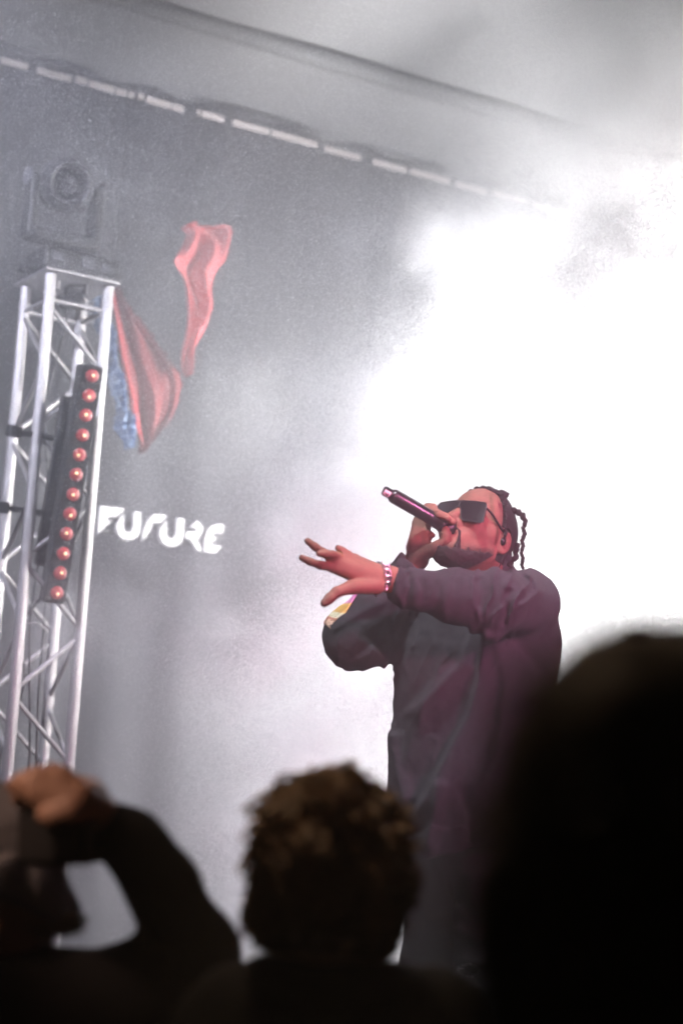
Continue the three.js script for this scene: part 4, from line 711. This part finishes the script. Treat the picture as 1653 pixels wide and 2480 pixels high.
// ------------------------------------------------------------------ smoke: millions of tiny drifting flecks gathered into soft puffs
{
  const fleck = phys([0.93, 0.93, 0.93], 1, { transmission: 0.5, thickness: 0, side: THREE.DoubleSide, specularIntensity: 0 });
  const puffGeo = (n, size, k) => {
    const pos = new Float32Array(n * 9); let i = 0;
    const v = V(0, 0, 0), a = V(0, 0, 0), b = V(0, 0, 0);
    while (i < n) {
      v.set(gauss(), gauss(), gauss()).multiplyScalar(0.4);
      if (v.length() > 0.95) continue;
      const w = 0.5 + 1.25 * fbm(v.x * 1.7 + k * 9, v.y * 1.7, v.z * 1.7, 4);
      if (rnd() > w * w * 1.6) continue;
      a.set(gauss(), gauss(), gauss()).normalize(); b.set(gauss(), gauss(), gauss()).cross(a).normalize();
      const c = a.clone().cross(b), s = size * rr(0.6, 1.4);
      for (let j = 0; j < 3; j++) { const t = j * 2.0944; const q = b.clone().multiplyScalar(Math.cos(t) * s).addScaledVector(c, Math.sin(t) * s).add(v); pos.set([q.x, q.y, q.z], i * 9 + j * 3); }
      i++;
    }
    const g = new THREE.BufferGeometry(); g.setAttribute('position', new THREE.BufferAttribute(pos, 3)); g.computeVertexNormals(); return g;
  };
  // left edge of the white plume in the photograph's pixels, by height
  const edge = [[-900, 2100], [0, 1560], [300, 1420], [450, 1290], [620, 1190], [830, 1040], [1000, 930], [1150, 820], [1350, 745], [1500, 735], [1700, 735], [1900, 760], [2100, 730], [2480, 700], [2800, 700]];
  const edgeAt = (y) => { for (let i = 1; i < edge.length; i++) if (y <= edge[i][0]) { const [y0, x0] = edge[i - 1], [y1, x1] = edge[i]; return x0 + (x1 - x0) * (y - y0) / (y1 - y0); } return 700; };
  const add = (list, px, py, D, r) => { const p = P(px, py, D); if (p.y < STAGE_Y + 0.1 || p.y > 5.1) return; list.push([p, r]); };
  const core = [[], []], halo = [], veil = [];
  for (let k = 0; k < 105; k++) {
    const py = rr(-500, 2700), D = rr(6.2, 8.2), r = rr(0.28, 0.52), t = Math.pow(rnd(), 1.25);
    add(core[k % 2], edgeAt(py) + 0.42 * r * FPX / D + t * 820, py, D, r);
  }
  // soft outer billows on the left flank of the cloud
  for (let k = 0; k < 112; k++) {
    const py = rr(-200, 2600), D = rr(6.2, 8.0), r = rr(0.28, 0.62), off = 30 - Math.abs(gauss()) * 185 + 0.3 * r * FPX / D;
    if (fbm(py * 0.0035, D * 0.7, off * 0.002, 3) < -0.06) continue;
    if (py > 1050 && py < 1500 && edgeAt(py) + off - 0.75 * r * FPX / D < 520) continue;
    add(halo, edgeAt(py) + off - (py > 450 && py < 1050 && k % 2 ? 160 : 0), py, D, r);
  }
  // small curling billows that break up the flank
  const curl = [];
  for (let k = 0; k < 170; k++) {
    const py = rr(450, 2300), D = rr(6.4, 7.8), r = rr(0.1, 0.24), off = rr(-190, 60);
    if (fbm(py * 0.006 + 3, D * 0.9, off * 0.006, 3) < 0.03) continue;
    if (py > 1130 && py < 1420 && edgeAt(py) + off - 0.9 * r * FPX / D < 545) continue;
    add(curl, edgeAt(py) + off, py, D, r);
  }
  // thin drifting veils in front of the curtain and round the truss
  for (let k = 0; k < 64; k++) { const py = k % 2 ? rr(-100, 700) : rr(-100, 2000), px = rr(-150, 900), D = rr(6.3, 7.7); if (fbm(px * 0.003, py * 0.003, D, 3) < -0.03) continue; add(veil, px, py, D, rr(0.35, 0.7)); }
  const sets = [[core[0], 64000, 0.003, 'dense white smoke billowing behind the singer'], [core[1], 64000, 0.003, 'white smoke cloud filling the right of the stage'], [halo, 70000, 0.0016, 'soft outer smoke at the left flank of the white cloud'], [curl, 30000, 0.0028, 'small curling smoke billows left of the singer\'s hand'], [veil, 12000, 0.0017, 'thin veils of smoke drifting before the black curtain']];
  const q = new THREE.Quaternion(), m = new THREE.Matrix4();
  sets.forEach(([mine, n, size, label], k) => {
    const im = new THREE.InstancedMesh(puffGeo(n, size, k), fleck, mine.length);
    mine.forEach(([p, r], i) => im.setMatrixAt(i, m.compose(p, q.set(gauss(), gauss(), gauss(), gauss()).normalize(), V(r, r * rr(0.8, 1.5), r))));
    im.name = numbered('smoke'); tag(im, label, 'smoke', null, 'stuff'); scene.add(im);
  });
}
renderer.render(scene, camera);
